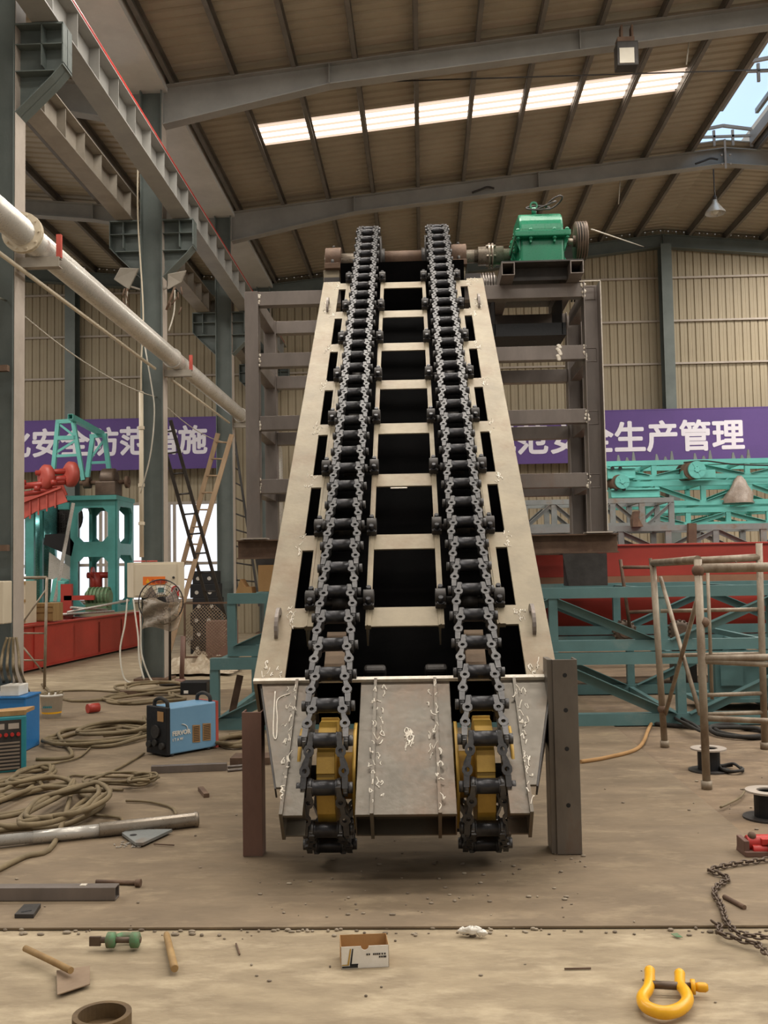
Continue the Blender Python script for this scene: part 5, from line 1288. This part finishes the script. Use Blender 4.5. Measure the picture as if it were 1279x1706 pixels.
# steel pieces
sh = thing('steel_shaft', 'long turned steel shaft lying across the floor through the hoses', 'shaft', on(165, 1380))
a = on(330, 1365, .044); b = on(165, 1383, .044); c = on(-60, 1407, .044)
q = MB(); q.lathe(b, a, [(0, .045), (.96, .045), (.965, .05), (.99, .05), (1, .046)], 20); q.build('thick_end', M['brass'], sh)
q = MB(); q.lathe(c, b, [(0, .034), (.5, .034), (.5, .038), (1, .038)], 18); q.build('bright_end', M['silver'], sh)
def flat(pts, z0, h, name, m, label, cat, bevel=.001): q = MB(); q.plate([on(x, y, z0) for x, y in pts], (0, 0, h)); return tag(q.build(name, M[m], bevel=bevel), label, cat)
lp = flat(((203, 1392), (214, 1387), (262, 1386), (287, 1386), (238, 1409), (226, 1409)), .012, .018, 'lug_plate', 'grey_paint', 'pointed grey steel lug plate with one hole by the shaft', 'plate')
q = MB(); c = on(222, 1391, .031); q.cyl(c, c + Vector((0, 0, .001)), .022, 14); q.build('hole', M['black'], lp)
q = MB(); 
for k in range(26): c = on(rnd.uniform(190, 240), rnd.uniform(1402, 1413)); q.box(c + Vector((0, 0, .005)), (rnd.uniform(.01, .03), .006, .006), rnd.uniform(0, 3))
o = tag(q.build('metal_shavings', M['silver']), 'small heap of bright metal shavings under the lug plate', 'shavings'); o['kind'] = 'stuff'
q = MB(); b = on(192, 1501); q.sqtube((-3.2, b.y + .035, .034), (b.x, b.y + .035, .034), .07, .066, .006); o = tag(q.build('square_tube', M['tube_steel'], bevel=.003), 'square steel tube lying at the front left of the plates', 'tube')
q = MB(); q.span((b.x - .19, b.y + .02, .067), (b.x - .16, b.y + .05, .072)); q.build('tack_weld', M['weld'], o)
q = MB(); a, b = on(252, 1288), on(378, 1283); q.sqtube(a + Vector((0, 0, .03)), b + Vector((0, 0, .03)), .06, .06, .006); tag(q.build('square_tube', M['tube_steel'], bevel=.003), 'longer grey square tube lying before the blue welding machine', 'tube')
for dy, l in ((0, 'nearer of two thin rods leading to the rusty leg'), (6, 'farther of two thin rods leading to the rusty leg')):
    q = MB(); q.tube([on(379, 1284 - dy, .012), on(407, 1281 - dy, .012)], .012, 8); tag(q.build('steel_rod', M['tube_steel']), l, 'rod')
q = MB(); a, b = on(200, 1161), on(256, 1159); q.bar(a + Vector((0, 0, .04)), b + Vector((0, 0, .04)), .1, .08); tag(q.build('steel_block', M['rust']), 'rusty flat block on the floor under the cabinet', 'block')
q = MB(); a, b = on(334, 1317), on(344, 1329); q.bar(a + Vector((0, 0, .015)), b + Vector((0, 0, .015)), .04, .03); tag(q.build('rust_piece', M['rust']), 'small rusty offcut on the plates left of the rusty leg', 'offcut')
q = MB(); q.span((on(383, 1275).x, on(383, 1275).y, 0), (on(437, 1290).x, on(383, 1275).y + .25, .06)); tag(q.build('rust_offcut', M['rust']), 'rusty flat offcut just behind the left leg', 'offcut')
bt = thing('long_bolt', 'long rusty bolt lying above the square tube', 'bolt', on(196, 1470))
q = MB(); q.cyl(on(160, 1469, .012), on(226, 1471, .012), .012, 10); q.build('shank', M['rust'], bt)
q = MB(); a = on(226, 1471, .02); q.cyl(a, a + Vector((.028, -.002, 0)), .021, 6); q.build('head', M['rust'], bt)
hp_ = flat(((24, 1530), (40, 1513), (68, 1512), (56, 1530)), .0, .02, 'drilled_plate', 'dark_steel', 'small dark plate with three holes near the front plate edge', 'plate')
q = MB()
for x in (42, 36, 44): pass
for x, y in ((38, 1519), (44, 1518), (50, 1517)): c = on(x, y, .0205); q.cyl(c, c + Vector((0, 0, .001)), .009, 10)
q.build('hole', M['black'], hp_)
# green shackle
gs = thing('green_shackle', 'worn green shackle with its pin beside the front plate edge', 'shackle', on(192, 1572))
c = on(190, 1566, .03); 
q = MB()
for dx in (-.036, .072):
    q.lathe(c + Vector((dx, 0, 0)), c + Vector((dx + .045, 0, 0)), [(0, .018), (.15, .034), (.85, .034), (1, .018)], 14)
q.tube([c + Vector((-.014, 0, 0)), c + Vector((-.014, .04, -.01)), c + Vector((.01, .075, -.012)), c + Vector((.07, .075, -.012)), c + Vector((.094, .04, -.01)), c + Vector((.094, 0, 0))], .018, 10); q.build('bow', M['green_worn'], gs)
q = MB(); q.cyl(c + Vector((-.06, 0, .0)), c + Vector((.12, 0, 0)), .013, 10); q.box(c + Vector((-.085, 0, -.005)), (.05, .012, .04)); q.build('pin', M['pulley'], gs)
q = MB(); c = on(221, 1571, .012); q.cyl(c + Vector((-.012, 0, .004)), c + Vector((.012, 0, .004)), .017, 6); tag(q.build('hex_nut', M['flange']), 'single bright hex nut right of the green shackle', 'nut')
q = MB(); q.lathe(on(277, 1556, .014), on(291, 1614, .014), [(0, .012), (.05, .015), (.97, .017), (1, .015)], 12); tag(q.build('wooden_stick', M['wood']), 'short round wooden stick on the concrete', 'stick')
ho = thing('scraper_hoe', 'iron scraper hoe with wooden handle at the front left', 'tool', on(120, 1650))
q = MB(); q.tube([on(42, 1580, .035), on(80, 1598, .03), on(118, 1617, .035)], .014, 10); q.build('handle', M['wood'], ho)
q = MB(); q.plate([on(94, 1619, .0), on(150, 1611, .0), on(150, 1641, .0), on(95, 1659, .0)], (0, 0, .006)); q.build('blade', M['rust_plate'], ho, .002)
# round pipe end at the lower edge
q = MB(); c = on(170, 1716); q.ring(c + Vector((0, 0, -.01)), c + Vector((0, 0, .06)), .105, .085, 32); q.cyl(c + Vector((0, 0, -.012)), c + Vector((0, 0, .004)), .085, 32); tag(q.build('pipe_ring', M['hoop']), 'short dark pipe ring cut by the bottom edge', 'ring')
# small carton
fl_, fr_ = on(568, 1615, -.015), on(648, 1611, -.015); ux3 = (fr_ - fl_).normalized(); uy3 = Vector((-ux3.y, ux3.x, 0)); hC = at(568, 1578, fl_.y).z + .015; W_ = (fr_ - fl_).length; D_ = .135
ct = thing('small_carton', 'small open white and brown carton on the concrete', 'carton', fl_)
Zv = Vector((0, 0, 1))
m = MB(); n_ = 14; rr = .016
top = [fl_ + Zv * hC] + [fl_ + ux3 * (W_ / 2 - rr * math.cos(a)) + Zv * (hC - rr * math.sin(a)) for a in [pi * k / n_ for k in range(n_ + 1)]] + [fr_ + Zv * hC]
m.plate([fr_, fl_] + top, uy3 * .002); fpn = m.build('front_face', M['white'], ct)
m = MB(); m.plate([fl_, fl_ + uy3 * D_, fl_ + uy3 * D_ + Zv * hC * 1.02, fl_ + Zv * hC], ux3 * .002); m.plate([fr_, fr_ + uy3 * D_, fr_ + uy3 * D_ + Zv * hC, fr_ + Zv * hC], -ux3 * .002)
m.plate([fl_ + uy3 * D_, fr_ + uy3 * D_, fr_ + uy3 * D_ + Zv * hC, fl_ + uy3 * D_ + Zv * hC * 1.02], -uy3 * .002); m.plate([fl_, fr_, fr_ + uy3 * D_, fl_ + uy3 * D_], Zv * .002)
m.build('carton_body', M['tan'], ct)
def cf(u, z): return fl_ + ux3 * (W_ * u) + Zv * (hC * z) - uy3 * .001
m = MB(); m.plate([cf(.13, .16), cf(.165, .16), cf(.215, .9), cf(.19, .9)], -uy3 * .0006); m.plate([cf(.02, .16), cf(.165, .16), cf(.165, .2), cf(.02, .2)], -uy3 * .0006); m.build('gold_mark', M['yellow'], fpn)
m = MB(); m.plate([cf(.185, .2), cf(.22, .2), cf(.26, .9), cf(.235, .9)], -uy3 * .0006); m.plate([cf(.185, .13), cf(.35, .13), cf(.36, .22), cf(.185, .22)], -uy3 * .0006); m.plate([cf(.02, .05), cf(.35, .05), cf(.35, .12), cf(.02, .12)], -uy3 * .0006); m.build('dark_mark', M['black'], fpn)
m = MB()
for k, u in enumerate((.53, .575, .67, .71, .75, .79, .845, .9)): m.plate([cf(u, .58), cf(u + .032, .58), cf(u + .032, .66), cf(u, .66)], -uy3 * .0006)
for k, u in enumerate((.79, .835, .88, .91)): m.plate([cf(u, .45), cf(u + .035, .45), cf(u + .035, .53), cf(u, .53)], -uy3 * .0006)
m.build('small_print', M['dark_steel'], fpn)
# rag, leaf, twigs
q = MB(); c = on(786, 1558, -.005); rn = random.Random(8); q.ball(c + Vector((0, 0, .02)), .04, 12, 8, (1.15, .5, .45)); q.ball(c + Vector((-.04, .01, .015)), .025, 9, 6, (1, .7, .6)); q.ball(c + Vector((.045, -.01, .012)), .022, 9, 6, (1.2, .6, .6))
for v in q.v: v += Vector((rn.uniform(-.005, .005), rn.uniform(-.005, .005), rn.uniform(-.004, .006)))
tag(q.build('crumpled_paper', M['white']), 'crumpled white paper on the concrete near the plate edge', 'paper')
q = MB(); q.plate([on(1117, 1556, -.005), on(1128, 1555, -.002), on(1137, 1562, -.005), on(1125, 1561, -.008)], (0, 0, .002)); tag(q.build('leaf', M['green_worn']), 'small dry green leaf before the plate edge', 'leaf')
for a, b, l in (((1206, 1494), (1240, 1512), 'short rusty bar beside the lifting chain'), ((940, 1614), (984, 1613), 'thin twig on the concrete right of the carton'), ((393, 1572), (399, 1590), 'thin wire on the concrete right of the wooden stick'), ((256, 1406), (290, 1408), 'thin rod beside the lug plate')):
    q = MB(); z = .01 if 'rusty' in l or 'lug' in l else -.009; q.tube([on(*a, z), on(*b, z)], .012 if 'rusty' in l else .004, 7); tag(q.build('scrap_rod', M['rust']), l, 'rod')
# yellow bow shackle
ys = thing('bow_shackle', 'big yellow bow shackle with screw pin on the concrete', 'shackle', on(1110, 1690))
K = [(1082, 1624), (1082, 1640), (1079, 1654), (1070, 1668), (1075, 1682), (1093, 1691), (1112, 1693), (1134, 1686), (1145, 1672), (1141, 1658), (1133, 1647), (1132, 1629)]
pts = catmull([on(x, y - 6, .022) for x, y in K], 5); nn = len(pts)
q = MB(); q.tube(pts, [.02 + .004 * math.sin(pi * i / (nn - 1)) for i in range(nn)], 14)
for e in (pts[0], pts[-1]): q.ball(e, .022, 12, 8)
q.build('bow', M['yellow_bright'], ys)
a = on(1080, 1640, .024); b = on(1152, 1644, .024); dd = (b - a).normalized()
q = MB(); q.cyl(a, b, .015, 14); q.build('pin', M['pulley'], ys)
q = MB(); q.cyl(b - dd * .004, b + dd * .012, .028, 16); q.lathe(b + dd * .012, b + dd * .06, [(0, .014), (.3, .018), (.8, .018), (1, .012)], 14); q.build('pin_head', M['yellow_bright'], ys)
# lifting chain and red jack
lc = thing('lifting_chain', 'thin dark lifting chain snaking across the plate edge at the right', 'chain', on(1215, 1520))
main = catmull([on(x, y, .012) for x, y in ((1290, 1432), (1250, 1437), (1215, 1442), (1180, 1452), (1198, 1457), (1213, 1466), (1197, 1476), (1189, 1489), (1197, 1503), (1204, 1518), (1208, 1534), (1222, 1552), (1243, 1561), (1262, 1562), (1290, 1566))], 12)
tail_ = catmull([on(x, y, .012) for x, y in ((1181, 1533), (1190, 1540), (1200, 1546), (1196, 1557), (1215, 1562), (1240, 1570), (1258, 1573), (1270, 1584), (1282, 1596))], 10)
def walk(pts, st):
    out, acc, last = [], 0, pts[0]
    for p in pts[1:]:
        while (p - last).length >= st: last = last + (p - last).normalized() * st; out.append(Vector(last))
    return out
cnt = 0
for path_ in (main, tail_):
    w_ = walk(path_, .036)
    for i in range(len(w_) - 1):
        if cnt >= 98: break
        c = (w_[i] + w_[i + 1]) / 2; d = (w_[i + 1] - w_[i]).normalized(); sd = Vector((-d.y, d.x, 0)); a_ = (.6 if i % 2 else -.75); u = (sd * math.cos(a_) + Vector((0, 0, 1)) * math.sin(a_))
        q = MB(); q.tube([c + d * (.026 * math.cos(t)) + u * (.013 * math.sin(t)) + Vector((0, 0, .006)) for t in [2 * pi * k / 10 for k in range(10)]], .005, 6, True); q.build('chain_link', M['pulley'], lc); cnt += 1
jk = thing('hand_jack', 'small red jack on the plates at the right edge', 'jack', on(1262, 1428))
c = on(1240, 1427); 
q = MB(); q.span((c.x, c.y - .0, .0), (c.x + .03, c.y + .14, .085)); q.span((c.x, c.y - .02, .0), (c.x + .34, c.y + .14, .03)); q.build('foot', M['rust_leg'], jk, .004)
q = MB(); q.cyl((c.x + .03, c.y + .06, .06), (c.x + .36, c.y + .06, .06), .042, 18); q.cyl((c.x + .05, c.y + .02, .03), (c.x + .3, c.y + .02, .03), .03, 14); q.span((c.x + .1, c.y + .0, .06), (c.x + .36, c.y + .11, .095)); q.build('body', M['red_bright'], jk, .004)
q = MB(); q.ball((c.x + .06, c.y + .05, .1), .025, 8, 6); q.span((c.x + .13, c.y - .03, .02), (c.x + .15, c.y, .07)); q.build('valve', M['rust'], jk)
# cable spools
def spool(px, py, l, ro=.14, h=.17):
    c = on(px, py, -.012); o = thing('cable_spool', l, 'spool', c)
    q = MB(); q.ring(c, c + Vector((0, 0, .012)), ro * 1.15, .035, 28); q.build('lower_flange', M['dark_steel'], o)
    q = MB(); q.ring(c + Vector((0, 0, .012)), c + Vector((0, 0, h)), ro * .62, ro * .5, 24); q.build('core', M['black'], o)
    q = MB(); q.ring(c + Vector((0, 0, h)), c + Vector((0, 0, h + .012)), ro, ro * .5, 28); q.build('upper_flange', M['flange'], o)
spool(1181, 1284, 'empty cable spool standing behind the near scaffold post')
spool(1280, 1363, 'second empty cable spool cut by the right edge')
q = MB(); q.tube(loops(on(1217, 1283).x, on(1217, 1283).y, .09, .12, 2, 21, .0), .012, 6); tag(q.build('cable', M['rubber']), 'flat black cable coil beside the first spool', 'cable')
# crumbs and grit
rn = random.Random(12); q = MB()
for k in range(260):
    if k < 90: x, y, z = rn.uniform(0, 1279), rn.uniform(1547, 1560), -.013
    elif k < 170: x, y, z = rn.uniform(430, 980), rn.uniform(1420, 1530), .001
    elif k < 215: x, y, z = rn.uniform(1010, 1279), rn.uniform(1260, 1400), -.01
    else: x, y, z = rn.uniform(0, 1279), rn.uniform(1300, 1700), .001
    p = on(x, y, z)
    if p.y < 4.66: p = on(x, y, -.014)
    s_ = rn.uniform(.003, .009) * (1.3 if k < 90 else 1); q.ball(p + Vector((0, 0, s_ * .4)), s_, 6, 4, (rn.uniform(.7, 2), rn.uniform(.7, 1.4), .7))
o = tag(q.build('floor_grit', M['grit']), 'scattered pale grit and crumbs on the floor', 'grit'); o['kind'] = 'stuff'
